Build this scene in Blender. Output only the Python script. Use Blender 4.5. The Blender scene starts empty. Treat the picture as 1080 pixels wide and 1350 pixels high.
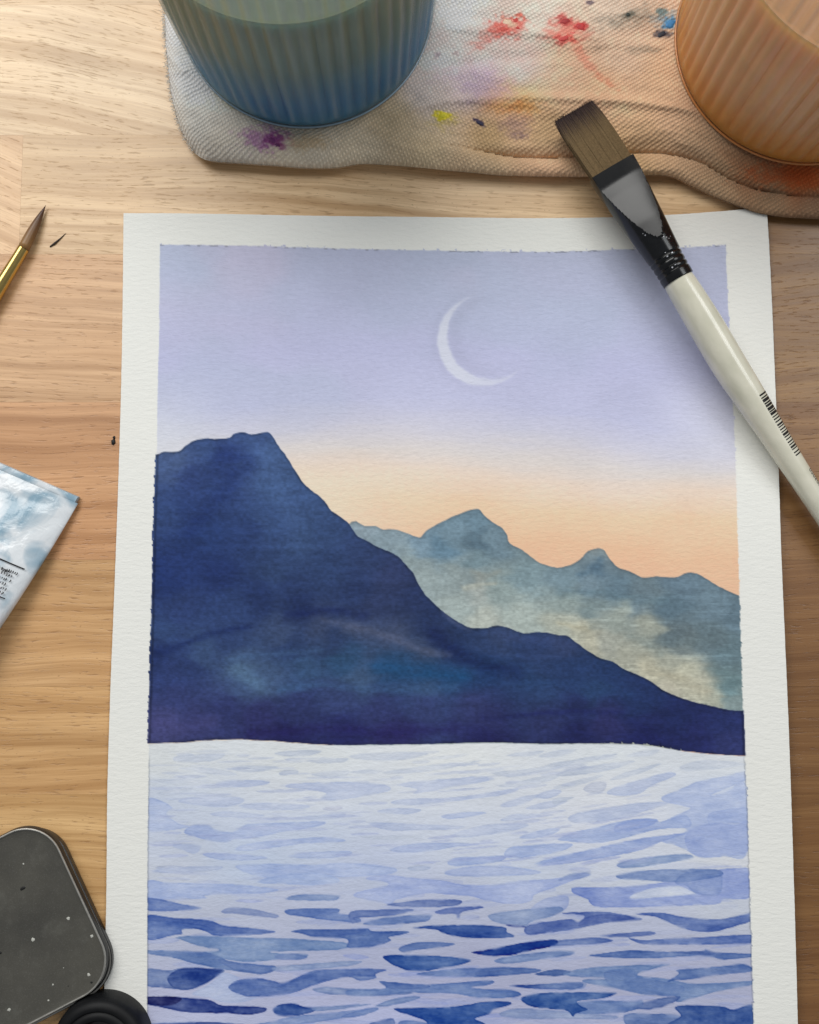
import bpy, math, random
import numpy as np
from mathutils import Vector

random.seed(7)
rng = np.random.default_rng(11)
S = 0.001                       # everything is authored in millimetres
scene = bpy.context.scene
COL = scene.collection

# ---------------------------------------------------------------- camera
F, CX, CY, H, TILT = 1250.0, 540.0, 675.0, 327.0, math.radians(4.88)
cam_d = bpy.data.cameras.new("camera")
cam = bpy.data.objects.new("camera", cam_d)
COL.objects.link(cam)
cam.location = (0, 0, H * S)
cam.rotation_euler = (TILT, 0, 0)
cam_d.sensor_fit = 'VERTICAL'
cam_d.sensor_height = 27.0
cam_d.lens = 27.0 * F / 1350.0
cam_d.clip_start, cam_d.clip_end = 0.01, 50
scene.camera = cam

# ---------------------------------------------------------------- light
world = bpy.data.worlds.new("World")
scene.world = world
world.use_nodes = True
bg = world.node_tree.nodes["Background"]
bg.inputs[0].default_value = (0.90, 0.95, 1.0, 1)
bg.inputs[1].default_value = 0.22

def area_lamp(name, loc, target, sx, sy, power, color):
    d = bpy.data.lights.new(name, 'AREA')
    d.shape = 'RECTANGLE'
    d.size, d.size_y = sx, sy
    d.energy = power
    d.color = color
    o = bpy.data.objects.new(name, d)
    COL.objects.link(o)
    o.location = loc
    o.rotation_euler = (Vector(target) - Vector(loc)).to_track_quat('-Z', 'Y').to_euler()
    return o
area_lamp("window_light", (-0.38, 0.84, 1.04), (0.0, 0.02, 0), 1.25, 0.66, 15.0, (1.0, 0.985, 0.95))
area_lamp("side_fill_light", (0.85, 0.55, 1.15), (0.05, 0.0, 0), 0.6, 0.6, 6.0, (0.97, 0.985, 1.0))  # added fill lamp that brightens the right side of the paper

scene.view_settings.view_transform = 'Standard'
scene.view_settings.look = 'None'
scene.view_settings.exposure = 0.0
scene.view_settings.gamma = 1.0
scene.cycles.use_denoising = True
scene.cycles.max_bounces = 14
scene.cycles.transmission_bounces = 12
scene.cycles.transparent_max_bounces = 12

# ---------------------------------------------------------------- helpers
def P(px, py, z=0.0):
    """table-space point (mm) at height z for a place measured in the photograph"""
    px = np.asarray(px, float); py = np.asarray(py, float); z = np.asarray(z, float)
    v = CY - py
    t = (H - z) / (math.cos(TILT) * F - math.sin(TILT) * v)
    x = t * (px - CX)
    y = t * (math.sin(TILT) * F + math.cos(TILT) * v)
    return np.stack(np.broadcast_arrays(x, y, z), -1)

def lin(c):
    c = np.asarray(c, float) / 255.0
    return np.where(c <= 0.04045, c / 12.92, ((c + 0.055) / 1.055) ** 2.4)

def L4(c, k=1.0):
    r = lin(c) * k
    return (float(r[0]), float(r[1]), float(r[2]), 1.0)

def smooth(a, b, x):
    t = np.clip((x - a) / (b - a), 0, 1)
    return t * t * (3 - 2 * t)

def thing(name, label, cat, loc=(0, 0, 0), group=None):
    o = bpy.data.objects.new(name, None)
    o.empty_display_size = 0.01
    COL.objects.link(o)
    o.location = [c * S for c in loc]
    o['label'] = label; o['category'] = cat
    if group: o['group'] = group
    return o

def mesh_obj(name, verts, faces, mat, parent=None, smooth_shade=True, sharp=None, colors=None, attrs=None):
    """verts in mm, world space; faces list or (n,4) array"""
    root = parent
    off = np.zeros(3)
    while root is not None:
        off += np.array(root.location) / S
        root = root.parent
    v = (np.asarray(verts, float) - off) * S
    me = bpy.data.meshes.new(name)
    if isinstance(faces, np.ndarray):
        n, k = faces.shape
        me.vertices.add(len(v)); me.vertices.foreach_set("co", v.astype(np.float32).ravel())
        me.loops.add(n * k); me.loops.foreach_set("vertex_index", faces.astype(np.int32).ravel())
        me.polygons.add(n)
        me.polygons.foreach_set("loop_start", (np.arange(n) * k).astype(np.int32))
        me.update(calc_edges=True)
    else:
        me.from_pydata([tuple(p) for p in v], [], [tuple(f) for f in faces])
        me.update()
    if smooth_shade:
        me.polygons.foreach_set("use_smooth", np.ones(len(me.polygons), bool))
        if sharp: me.set_sharp_from_angle(angle=math.radians(sharp))
    if colors is not None:
        a = me.color_attributes.new("paint", 'FLOAT_COLOR', 'POINT')
        c4 = np.ones((len(v), 4), np.float32); c4[:, :3] = colors
        a.data.foreach_set("color", c4.ravel())
    if attrs:
        for k_, arr in attrs.items():
            a = me.attributes.new(k_, 'FLOAT_VECTOR', 'POINT')
            a.data.foreach_set("vector", np.asarray(arr, np.float32).ravel())
    if mat: me.materials.append(mat)
    o = bpy.data.objects.new(name, me)
    COL.objects.link(o)
    if parent: o.parent = parent
    return o

def grid_faces(nr, nc, wrap=False):
    """quads of an nr x nc vertex grid; wrap joins the last column to the first"""
    i = np.arange(nr - 1)[:, None]
    j = np.arange(nc if wrap else nc - 1)[None, :]
    a = i * nc + j; b = i * nc + (j + 1) % nc
    return np.stack([a, b, b + nc, a + nc], -1).reshape(-1, 4)

class Mat:
    def __init__(s, name):
        s.m = bpy.data.materials.new(name); s.m.use_nodes = True
        s.t = s.m.node_tree; s.b = s.t.nodes["Principled BSDF"]
    def n(s, typ, **kw):
        nd = s.t.nodes.new(typ)
        for k, v in kw.items():
            if hasattr(nd, k) and k not in ('Scale',): setattr(nd, k, v)
            else: nd.inputs[k].default_value = v
        return nd
    def l(s, a, b): s.t.links.new(a, b)
    def set(s, **kw):
        for k, v in kw.items(): s.b.inputs[k.replace('_', ' ')].default_value = v
        return s
    def math(s, op, a, b=None, c=None, clamp=False):
        nd = s.t.nodes.new('ShaderNodeMath'); nd.operation = op; nd.use_clamp = clamp
        for i, x in enumerate((a, b, c)):
            if x is None: continue
            if isinstance(x, (int, float)): nd.inputs[i].default_value = x
            else: s.l(x, nd.inputs[i])
        return nd.outputs[0]
    def vmul(s, a, vec):
        nd = s.t.nodes.new('ShaderNodeVectorMath'); nd.operation = 'MULTIPLY'
        s.l(a, nd.inputs[0]); nd.inputs[1].default_value = vec
        return nd.outputs[0]
    def vadd(s, a, b):
        nd = s.t.nodes.new('ShaderNodeVectorMath'); nd.operation = 'ADD'
        s.l(a, nd.inputs[0])
        if isinstance(b, tuple): nd.inputs[1].default_value = b
        else: s.l(b, nd.inputs[1])
        return nd.outputs[0]
    def noise(s, vec, scale=1.0, detail=3.0, rough=0.55, dist=0.0, color=False):
        nd = s.t.nodes.new('ShaderNodeTexNoise')
        s.l(vec, nd.inputs['Vector'])
        nd.inputs['Scale'].default_value = scale; nd.inputs['Detail'].default_value = detail
        nd.inputs['Roughness'].default_value = rough; nd.inputs['Distortion'].default_value = dist
        return nd.outputs['Color' if color else 'Fac']
    def ramp(s, fac, stops):
        nd = s.t.nodes.new('ShaderNodeValToRGB')
        e = nd.color_ramp.elements
        while len(e) < len(stops): e.new(0.5)
        for q, (p, c) in zip(e, stops):
            q.position = p
            q.color = (c, c, c, 1) if isinstance(c, (int, float)) else c
        s.l(fac, nd.inputs[0])
        return nd.outputs[0]
    def mix(s, fac, a, b, mode='MIX'):
        nd = s.t.nodes.new('ShaderNodeMix'); nd.data_type = 'RGBA'; nd.blend_type = mode
        for sock, x in ((nd.inputs[0], fac), (nd.inputs[6], a), (nd.inputs[7], b)):
            if isinstance(x, (int, float)): sock.default_value = x
            elif isinstance(x, tuple): sock.default_value = x
            else: s.l(x, sock)
        return nd.outputs[2]
    def mm(s):
        tc = s.t.nodes.new('ShaderNodeTexCoord')
        return s.vmul(tc.outputs['Object'], (1000, 1000, 1000))
    def attr(s, name):
        a = s.t.nodes.new('ShaderNodeAttribute'); a.attribute_name = name
        return a
    def bump(s, h, strength, dist):
        nd = s.t.nodes.new('ShaderNodeBump')
        nd.inputs['Strength'].default_value = strength; nd.inputs['Distance'].default_value = dist * S
        s.l(h, nd.inputs['Height']); s.l(nd.outputs[0], s.b.inputs['Normal'])

def simple(name, rgb, rough=0.5, metal=0.0, spec=0.5, coat=0.0, var=0.08, vscale=0.3):
    m = Mat(name).set(Roughness=rough, Metallic=metal, Specular_IOR_Level=spec, Coat_Weight=coat)
    c = L4(rgb)
    f = m.noise(m.mm(), vscale, 4)
    lo = tuple(x * (1 - var) for x in c[:3]) + (1,); hi = tuple(min(1, x * (1 + var)) for x in c[:3]) + (1,)
    m.l(m.ramp(f, [(0.3, lo), (0.7, hi)]), m.b.inputs['Base Color'])
    return m.m

# value noise for the hand painted colours
def vnoise(shape, cy, cx, seed):
    r = np.random.default_rng(seed)
    g = r.random((int(shape[0] / cy) + 3, int(shape[1] / cx) + 3))
    y = np.arange(shape[0]) / cy; x = np.arange(shape[1]) / cx
    yi = y.astype(int); xi = x.astype(int)
    fy = y - yi; fx = x - xi
    fy = (fy * fy * (3 - 2 * fy))[:, None]; fx = (fx * fx * (3 - 2 * fx))[None, :]
    a = g[yi][:, xi]; b = g[yi][:, xi + 1]; c = g[yi + 1][:, xi]; d = g[yi + 1][:, xi + 1]
    return (a * (1 - fx) + b * fx) * (1 - fy) + (c * (1 - fx) + d * fx) * fy

def fbm(shape, cy, cx, seed, octaves=4):
    out = np.zeros(shape); amp = 1.0; tot = 0
    for o in range(octaves):
        if min(cy, cx) < 1.0: break
        out += amp * vnoise(shape, cy, cx, seed + 17 * o); tot += amp
        amp *= 0.5; cy /= 2; cx /= 2
    return out / tot - 0.5

def idw(X, Y, pts, s=26.0, p=2.0, ax=1.0):
    num = np.zeros(X.shape + (3,)); den = np.zeros(X.shape)
    for (x, y, c) in pts:
        w = 1.0 / (((X - x) * ax) ** 2 + (Y - y) ** 2 + s * s) ** p
        num += w[..., None] * np.asarray(c, float); den += w
    return num / den[..., None]

def catmull(pts, n=5, closed=True):
    p = np.asarray(pts, float)
    out = []
    m = len(p)
    for i in range(m if closed else m - 1):
        if closed: p0, p1, p2, p3 = p[i - 1], p[i], p[(i + 1) % m], p[(i + 2) % m]
        else: p0, p1, p2, p3 = p[max(i - 1, 0)], p[i], p[i + 1], p[min(i + 2, m - 1)]
        for k in range(n):
            t = k / n
            out.append(0.5 * (2 * p1 + (p2 - p0) * t + (2 * p0 - 5 * p1 + 4 * p2 - p3) * t * t + (3 * p1 - p0 - 3 * p2 + p3) * t ** 3))
    if not closed: out.append(p[-1])
    return np.array(out)

def sdf(poly, X, Y):
    """signed distance to a polygon, positive inside"""
    a = np.asarray(poly); b = np.roll(a, -1, 0)
    d2 = np.full(X.shape, 1e18); ins = np.zeros(X.shape, bool)
    for (ax, ay), (bx, by) in zip(a, b):
        ex, ey = bx - ax, by - ay
        L = ex * ex + ey * ey
        if L < 1e-9: continue
        t = np.clip(((X - ax) * ex + (Y - ay) * ey) / L, 0, 1)
        d2 = np.minimum(d2, (X - ax - t * ex) ** 2 + (Y - ay - t * ey) ** 2)
        if abs(ey) > 1e-12:
            c = ((ay > Y) != (by > Y)) & (X < ex * (Y - ay) / ey + ax)
            ins ^= c
    d = np.sqrt(d2)
    return np.where(ins, d, -d)

def interp(pts, q):
    p = np.asarray(pts, float)
    return np.interp(q, p[:, 0], p[:, 1])

def smooth_interp(pts, q):
    c = catmull(pts, 8, False)
    return np.interp(q, c[:, 0], c[:, 1])

# ================================================================ TABLE
def wood_material():
    m = Mat("oiled_wood").set(Roughness=0.42, Specular_IOR_Level=0.65)
    g = m.attr("grain").outputs['Vector']
    oi = m.n('ShaderNodeObjectInfo')
    # slow wander of the grain
    w = m.noise(m.vmul(g, (0.012, 0.03, 0)), 1.0, 2)
    wv = m.n('ShaderNodeCombineXYZ')
    m.l(m.math('MULTIPLY', m.math('SUBTRACT', w, 0.5), 9.0), wv.inputs[1])
    q = m.vadd(g, wv.outputs[0])
    bands = m.noise(m.vmul(q, (0.0045, 0.20, 0)), 1.0, 4, 0.65)
    fine = m.noise(m.vmul(q, (0.030, 1.5, 0)), 1.0, 5, 0.7)
    pores = m.noise(m.vmul(q, (0.17, 1.45, 0)), 1.0, 2, 0.5)
    pmask = m.noise(m.vmul(q, (0.02, 0.06, 0)), 1.0, 2, 0.5)
    pore = m.ramp(m.math('ADD', pores, m.math('MULTIPLY', m.math('SUBTRACT', pmask, 0.5), 0.22)), [(0.60, 0.0), (0.70, 1.0)])
    specks = m.noise(m.vmul(g, (0.85, 1.3, 0)), 1.0, 1, 0.5)
    speck = m.ramp(specks, [(0.70, 0.0), (0.76, 1.0)])
    blot = m.noise(m.vmul(g, (0.02, 0.035, 0)), 1.0, 3, 0.5)
    base = oi.outputs['Color']
    c = m.mix(m.ramp(bands, [(0.36, 0.0), (0.61, 1.0)]), m.mix(1.0, base, (0.68, 0.59, 0.49, 1), 'MULTIPLY'), m.mix(1.0, base, (1.12, 1.12, 1.12, 1), 'MULTIPLY'))
    c = m.mix(m.ramp(fine, [(0.34, 0.55), (0.56, 0.0)]), c, m.mix(1.0, base, (0.62, 0.52, 0.42, 1), 'MULTIPLY'))
    c = m.mix(m.ramp(blot, [(0.35, 0.0), (0.75, 0.30)]), c, m.mix(1.0, base, (1.14, 1.0, 0.84, 1), 'MULTIPLY'))
    c = m.mix(m.math('MULTIPLY', pore, 0.5), c, m.mix(1.0, base, (0.42, 0.31, 0.22, 1), 'MULTIPLY'))
    c = m.mix(m.math('MULTIPLY', speck, 0.45), c, m.mix(1.0, base, (0.45, 0.34, 0.25, 1), 'MULTIPLY'))
    m.l(c, m.b.inputs['Base Color'])
    m.l(m.math('ADD', m.math('MULTIPLY', fine, 0.25), 0.28), m.b.inputs['Roughness'])
    h = m.math('SUBTRACT', m.math('MULTIPLY', fine, 0.5), m.math('MULTIPLY', pore, 0.9))
    m.bump(h, 0.55, 0.10)
    return m.m
wood = wood_material()
table = thing("table", "pale butcher-block wooden table top under the painting and all the paint things", "table", (0, 0, -20))
table['kind'] = 'structure'
core = mesh_obj("table_core", [(x, y, z) for z in (-22, -19.6) for (x, y) in ((-520, -420), (520, -420), (520, 420), (-520, 420))],
                [(0, 3, 2, 1), (4, 5, 6, 7), (0, 1, 5, 4), (1, 2, 6, 5), (2, 3, 7, 6), (3, 0, 4, 7)],
                simple("table_core_wood", (96, 62, 36), 0.7), table, False)

def plank(x0, x1, y0, y1, rgb, ang=0.0, dz=0.0, curl=0.0):
    nx, ny = max(2, int((x1 - x0) / 4) + 1), max(2, int((y1 - y0) / 4) + 1)
    e = 0.025
    xs = np.linspace(x0 + e, x1 - e, nx); ys = np.linspace(y0 + e, y1 - e, ny)
    Xg, Yg = np.meshgrid(xs, ys)
    top = np.stack([Xg, Yg, np.full_like(Xg, dz)], -1).reshape(-1, 3)
    n0 = len(top)
    ring = [j for j in range(nx)] + [i * nx + nx - 1 for i in range(1, ny)] + [(ny - 1) * nx + j for j in range(nx - 2, -1, -1)] + [i * nx for i in range(ny - 2, 0, -1)]
    low = top[ring].copy(); low[:, 2] = -19.5
    verts = np.vstack([top, low])
    faces = [tuple(f) for f in grid_faces(ny, nx)]
    k = len(ring)
    faces += [(ring[i], n0 + i, n0 + (i + 1) % k, ring[(i + 1) % k]) for i in range(k)]
    ca, sa = math.cos(ang), math.sin(ang)
    cx, cy = (x0 + x1) / 2, (y0 + y1) / 2
    gx = ca * (verts[:, 0] - cx) + sa * (verts[:, 1] - cy)
    gy = -sa * (verts[:, 0] - cx) + ca * (verts[:, 1] - cy)
    gy = gy + curl * np.exp(-((gx - 10) / 45.0) ** 2) * gy * 0.02 + curl * (gx / 60.0) ** 2
    gz = np.zeros_like(gx)
    o = mesh_obj("plank", verts, faces, wood, table, False,
                 attrs={"grain": np.stack([gx + random.uniform(-900, 900), gy + random.uniform(-900, 900), gz], -1)})
    o.color = L4(rgb)
    return o

row_px = [-330, -165, 6, 178, 335, 530, 738, 905, 1047, 1215, 1400, 1580]
row_y = [float(P(540, r, 0)[1]) for r in row_px]
xpx = lambda px, py: float(P(px, py, 0)[0])
tones = [(236, 206, 164), (238, 208, 168), (242, 214, 176), (230, 198, 156), (216, 176, 134), (208, 160, 116), (216, 174, 124),
         (218, 176, 124), (222, 182, 128), (214, 174, 120), (208, 166, 112)]  # top rows paler: window sheen put into the plank colour
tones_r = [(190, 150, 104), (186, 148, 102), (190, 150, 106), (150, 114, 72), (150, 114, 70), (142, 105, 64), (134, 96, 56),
           (136, 99, 59), (133, 96, 56), (131, 94, 56), (130, 93, 55)]  # right planks darker: shade of lifted paper and jar put into colour
for i in range(len(row_y) - 1):
    yb, yt = row_y[i + 1], row_y[i]
    if i == 3:
        xs_ = [-480, xpx(28, 250), xpx(1003, 290), 480]
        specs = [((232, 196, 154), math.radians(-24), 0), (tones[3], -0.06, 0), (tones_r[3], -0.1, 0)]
    else:
        xs_ = [-480, xpx(560 + 60 * math.sin(i * 2.3), 600), 480]
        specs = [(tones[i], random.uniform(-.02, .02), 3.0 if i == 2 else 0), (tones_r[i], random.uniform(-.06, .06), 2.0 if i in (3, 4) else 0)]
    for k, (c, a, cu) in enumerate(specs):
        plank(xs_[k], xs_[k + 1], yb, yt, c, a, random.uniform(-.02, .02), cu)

# ================================================================ PAINTING
STEP = 1.2
gx0, gx1, gy0, gy1 = 184.0, 1002.0, 310.0, 1402.0
nx, ny = int((gx1 - gx0) / STEP) + 1, int((gy1 - gy0) / STEP) + 1
PX, PY = np.meshgrid(gx0 + STEP * np.arange(nx), gy0 + STEP * np.arange(ny))
SH = PX.shape
PAPER = np.array((223, 223, 218.))

wob = fbm(SH, 5, 7, 1) * 3.0
wob2 = fbm(SH, 5, 7, 2) * 3.0
Xw, Yw = PX + wob, PY + wob2
Xs, Ys = PX + wob * 0.45, PY + wob2 * 0.45
gran = fbm(SH, 2.6, 3.4, 3, 2)            # pigment settling in the tooth of the paper
mott = fbm(SH, 60, 60, 4, 5)
streak = fbm(SH, 7, 60, 5, 4)

edge_l = [(300, 211.5), (440, 210), (520, 208), (600, 207), (700, 204), (850, 200.5), (978, 196.5), (1060, 195.5), (1150, 194.5), (1402, 194)]
edge_r = [(300, 956), (328, 957), (450, 962), (560, 968), (700, 972.5), (785, 975), (935, 979.5), (997, 982), (1060, 985.5), (1150, 988), (1250, 991), (1402, 995)]
edge_t = [(180, 322), (330, 324), (440, 327.5), (560, 330), (700, 332), (760, 331), (900, 326), (956, 323), (1010, 322)]
dl = Xs - interp(edge_l, PY); dr = interp(edge_r, PY) - Xs; dt = Ys - smooth_interp(edge_t, PX)
fr = fbm(SH, 3, 3, 6, 2)
bleed = np.where(fbm(SH, 4, 4, 8, 2) > 0.24, 2.4, 0.0)
d_frame = np.minimum(np.minimum(dl + fr * 0.8, dr + fr * 1.6 + bleed * 0.6), dt + fr * 1.2 + bleed)
in_frame = smooth(-0.7, 0.7, d_frame)

canvas = np.broadcast_to(PAPER, SH + (3,)).copy()
region = np.zeros(SH, np.int32)

# --- sky wash
sky_pts = []
keys = [(322, (176, 181, 204)), (400, (180, 184, 210)), (470, (182, 184, 214)), (540, (187, 189, 216)), (575, (198, 197, 212)),
        (604, (212, 205, 203)), (634, (226, 206, 189)), (670, (231, 198, 168)), (715, (229, 186, 154)), (800, (226, 182, 152))]
base_shift = 14 * np.sin((PX - 300) / 130.0) - 10 * smooth(700, 960, PX) + 26 * fbm(SH, 70, 120, 9, 4) * smooth(420, 600, PY) + 10 * streak
yy = PY + base_shift
kc = np.array([k[1] for k in keys], float); ky = np.array([k[0] for k in keys], float)
sky = np.stack([np.interp(yy, ky, kc[:, c]) for c in range(3)], -1)
wl = smooth(330, 200, PX) * smooth(470, 590, PY)
sky = sky * (1 - 0.7 * wl[..., None]) + np.array((212, 215, 222.)) * 0.7 * wl[..., None]
wr = smooth(820, 960, PX) * smooth(460, 560, PY) * smooth(640, 580, PY)
sky = sky * (1 - 0.5 * wr[..., None]) + np.array((212, 212, 222.)) * 0.5 * wr[..., None]
cl_ = smooth(640, 380, PX) * smooth(600, 640, PY)
sky = sky * (1 - 0.75 * cl_[..., None]) + np.array((228, 213, 193.)) * 0.75 * cl_[..., None]
blue = smooth(0.02, 0.22, fbm(SH, 90, 160, 10, 4)) * smooth(620, 480, PY)
sky = sky * (1 - 0.35 * blue[..., None]) + np.array((172, 182, 204.)) * 0.35 * blue[..., None]
pk = smooth(0.0, 0.25, fbm(SH, 80, 120, 12, 3)) * smooth(500, 330, PY)
sky = sky + pk[..., None] * np.array((5, -1, -2.))
sky *= (1 + 0.035 * gran + 0.05 * mott)[..., None]
# crescent: lifted paint
rr = np.hypot(Xw - 637, Yw - 449); r2 = np.hypot(Xw - 648.5, Yw - 441.5)
ang = np.degrees(np.arctan2(PY - 449, PX - 637))
md = np.minimum(60.5 - rr, r2 - 58.0)
tip = smooth(-98, -118, np.where(ang < 60, ang, -360 + ang)) if False else 1.0
moon = smooth(-2.0, 3.0, md)
halo = np.exp(-((r2 - 50) / 9.0) ** 2) * smooth(700, 600, PX) * (rr < 58) + 0.5 * np.exp(-((rr - 65) / 5.0) ** 2) * smooth(680, 600, PX)
sky *= (1 - 0.034 * halo)[..., None]
fade = 0.50 + 0.50 * smooth(120, 20, np.abs(np.hypot(PX - 583, PY - 470)))
mcol = np.array((212, 215, 226.))
sky = sky * (1 - (moon * 0.78 * fade)[..., None]) + mcol * (moon * 0.78 * fade)[..., None]
canvas = np.where(d_frame[..., None] > -3, sky, canvas)
region[d_frame > 0] = 1
region[(md > 0.3) & (d_frame > 0)] = 2

# --- far mountains
far = [(440, 720), (463, 688), (480, 693), (495, 694), (505, 698), (520, 698), (535, 702), (548, 707), (555, 708), (562, 700), (575, 692), (595, 682), (615, 674), (628, 671),
       (634, 673), (640, 681), (652, 690), (662, 696), (669, 706), (672, 716), (690, 726), (705, 738), (720, 745), (735, 748), (752, 745), (765, 737), (775, 727),
       (788, 723), (797, 726), (804, 737), (815, 748), (830, 753), (846, 761), (865, 760), (890, 761), (903, 756), (915, 755), (928, 761), (950, 774), (990, 792),
       (1010, 800), (1010, 990), (440, 990)]
far = np.array(far, float)
far[1:40] = far[1:40]
fp = catmull(far[:40], 3, False)
fpoly = np.vstack([fp, far[40:]])
sel = (slice(int((650 - gy0) / STEP), int((1000 - gy0) / STEP)), slice(int((430 - gx0) / STEP), nx))
dF = np.full(SH, -50.0)
dF[sel] = sdf(fpoly, Xs[sel], Ys[sel])
far_pts = [(470, 697, (138, 158, 170)), (520, 712, (135, 158, 170)), (560, 715, (118, 148, 168)), (600, 700, (112, 142, 160)), (628, 685, (104, 135, 154)),
           (650, 710, (110, 138, 154)), (634, 715, (88, 116, 134)), (585, 720, (96, 132, 156)), (630, 740, (112, 138, 148)), (535, 745, (140, 158, 160)),
           (560, 760, (148, 164, 164)), (600, 760, (142, 158, 158)), (626, 773, (166, 172, 164)), (612, 765, (132, 148, 150)), (660, 780, (138, 156, 154)), (700, 760, (122, 148, 156)), (600, 800, (156, 170, 166)),
           (640, 818, (172, 178, 166)), (690, 815, (160, 172, 164)), (740, 765, (112, 138, 150)), (745, 790, (140, 156, 152)), (785, 735, (138, 152, 154)),
           (785, 748, (84, 112, 132)), (770, 770, (112, 136, 150)), (810, 775, (92, 118, 134)), (840, 790, (100, 122, 134)), (740, 820, (168, 172, 156)),
           (765, 828, (176, 174, 152)), (770, 805, (122, 142, 144)), (820, 810, (150, 160, 150)), (860, 830, (158, 162, 146)), (800, 850, (160, 162, 148)), (900, 775, (98, 124, 142)),
           (890, 800, (88, 114, 130)), (940, 800, (104, 130, 146)), (890, 840, (94, 112, 120)), (940, 835, (98, 120, 130)), (965, 810, (96, 122, 138)), (880, 870, (150, 152, 136)),
           (900, 885, (176, 174, 150)), (860, 885, (176, 172, 148)), (920, 905, (176, 174, 152)), (885, 905, (180, 174, 152)), (970, 860, (98, 124, 134)), (960, 905, (100, 130, 136)),
           (975, 930, (128, 148, 148)), (945, 925, (166, 168, 148)), (820, 870, (160, 160, 142)), (780, 845, (176, 172, 148))]
cf = idw(PX + 36 * fbm(SH, 14, 40, 21, 5), PY + 20 * fbm(SH, 9, 40, 22, 5), far_pts, 7.0, 2.0)
cf = 0.76 * cf + 0.24 * cf.mean(-1, keepdims=True) * np.array((0.96, 1.0, 1.04))
cf *= (1 + 0.20 * gran + 0.16 * fbm(SH, 14, 46, 23, 4) + 0.10 * mott)[..., None]
dryb = smooth(0.12, 0.24, fbm(SH, 3, 34, 24, 3)) * smooth(690, 760, PX) * smooth(760, 810, PY)
cf = cf * (1 + 0.10 * dryb[..., None])
cf *= (1 - 0.09 * np.exp(-((dF - 0.9) / 1.5) ** 2) - 0.05 * np.exp(-(dF / 7.0) ** 2))[..., None]
a = smooth(-0.7, 0.7, dF)[..., None]
canvas = np.where(d_frame[..., None] > -3, canvas * (1 - a) + cf * a, canvas)
region[(dF > 0) & (d_frame > 0)] = 3

# --- near mountain
near_top = [(180, 599), (207, 599), (215, 596), (235, 595), (243, 589), (254, 582), (270, 578), (283, 579), (303, 577), (309, 572), (320, 570), (332, 573), (343, 571), (353, 569.5),
            (359, 574), (365, 585), (375, 598), (388, 618), (398, 634), (410, 646), (421, 654), (430, 663), (437, 673), (450, 682), (460, 690), (467, 701), (473, 708),
            (484, 713), (500, 722), (520, 730), (532, 741), (545, 756), (552, 771), (562, 785), (577, 800), (592, 812), (610, 823), (622, 828), (640, 828), (655, 825), (668, 827),
            (690, 835), (712, 833), (735, 837), (748, 838), (758, 846), (775, 858), (792, 868), (808, 872), (822, 882), (842, 890), (858, 898), (873, 909), (890, 917),
            (912, 925), (940, 931), (962, 936), (985, 937), (1010, 938)]
near_bot = [(1010, 997), (981, 996.5), (940, 994), (900, 990), (870, 984.5), (840, 981), (800, 980), (720, 980.5), (640, 979), (560, 981), (480, 982), (440, 982), (400, 980), (360, 977),
            (320, 975), (290, 975), (260, 977), (230, 979.5), (197, 980), (180, 980)]
npoly = np.vstack([catmull(near_top, 3, False), catmull(near_bot, 4, False)])
selN = (slice(int((560 - gy0) / STEP), int((1006 - gy0) / STEP)), slice(0, nx))
dN = np.full(SH, -50.0)
dN[selN] = sdf(npoly, Xs[selN], Ys[selN])
rag = smooth(780, 830, PX) * smooth(930, 880, PX) * smooth(960, 985, PY)
dN = dN - rag * np.maximum(0, fbm(SH, 6, 2.5, 31, 2) * 9)
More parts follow.
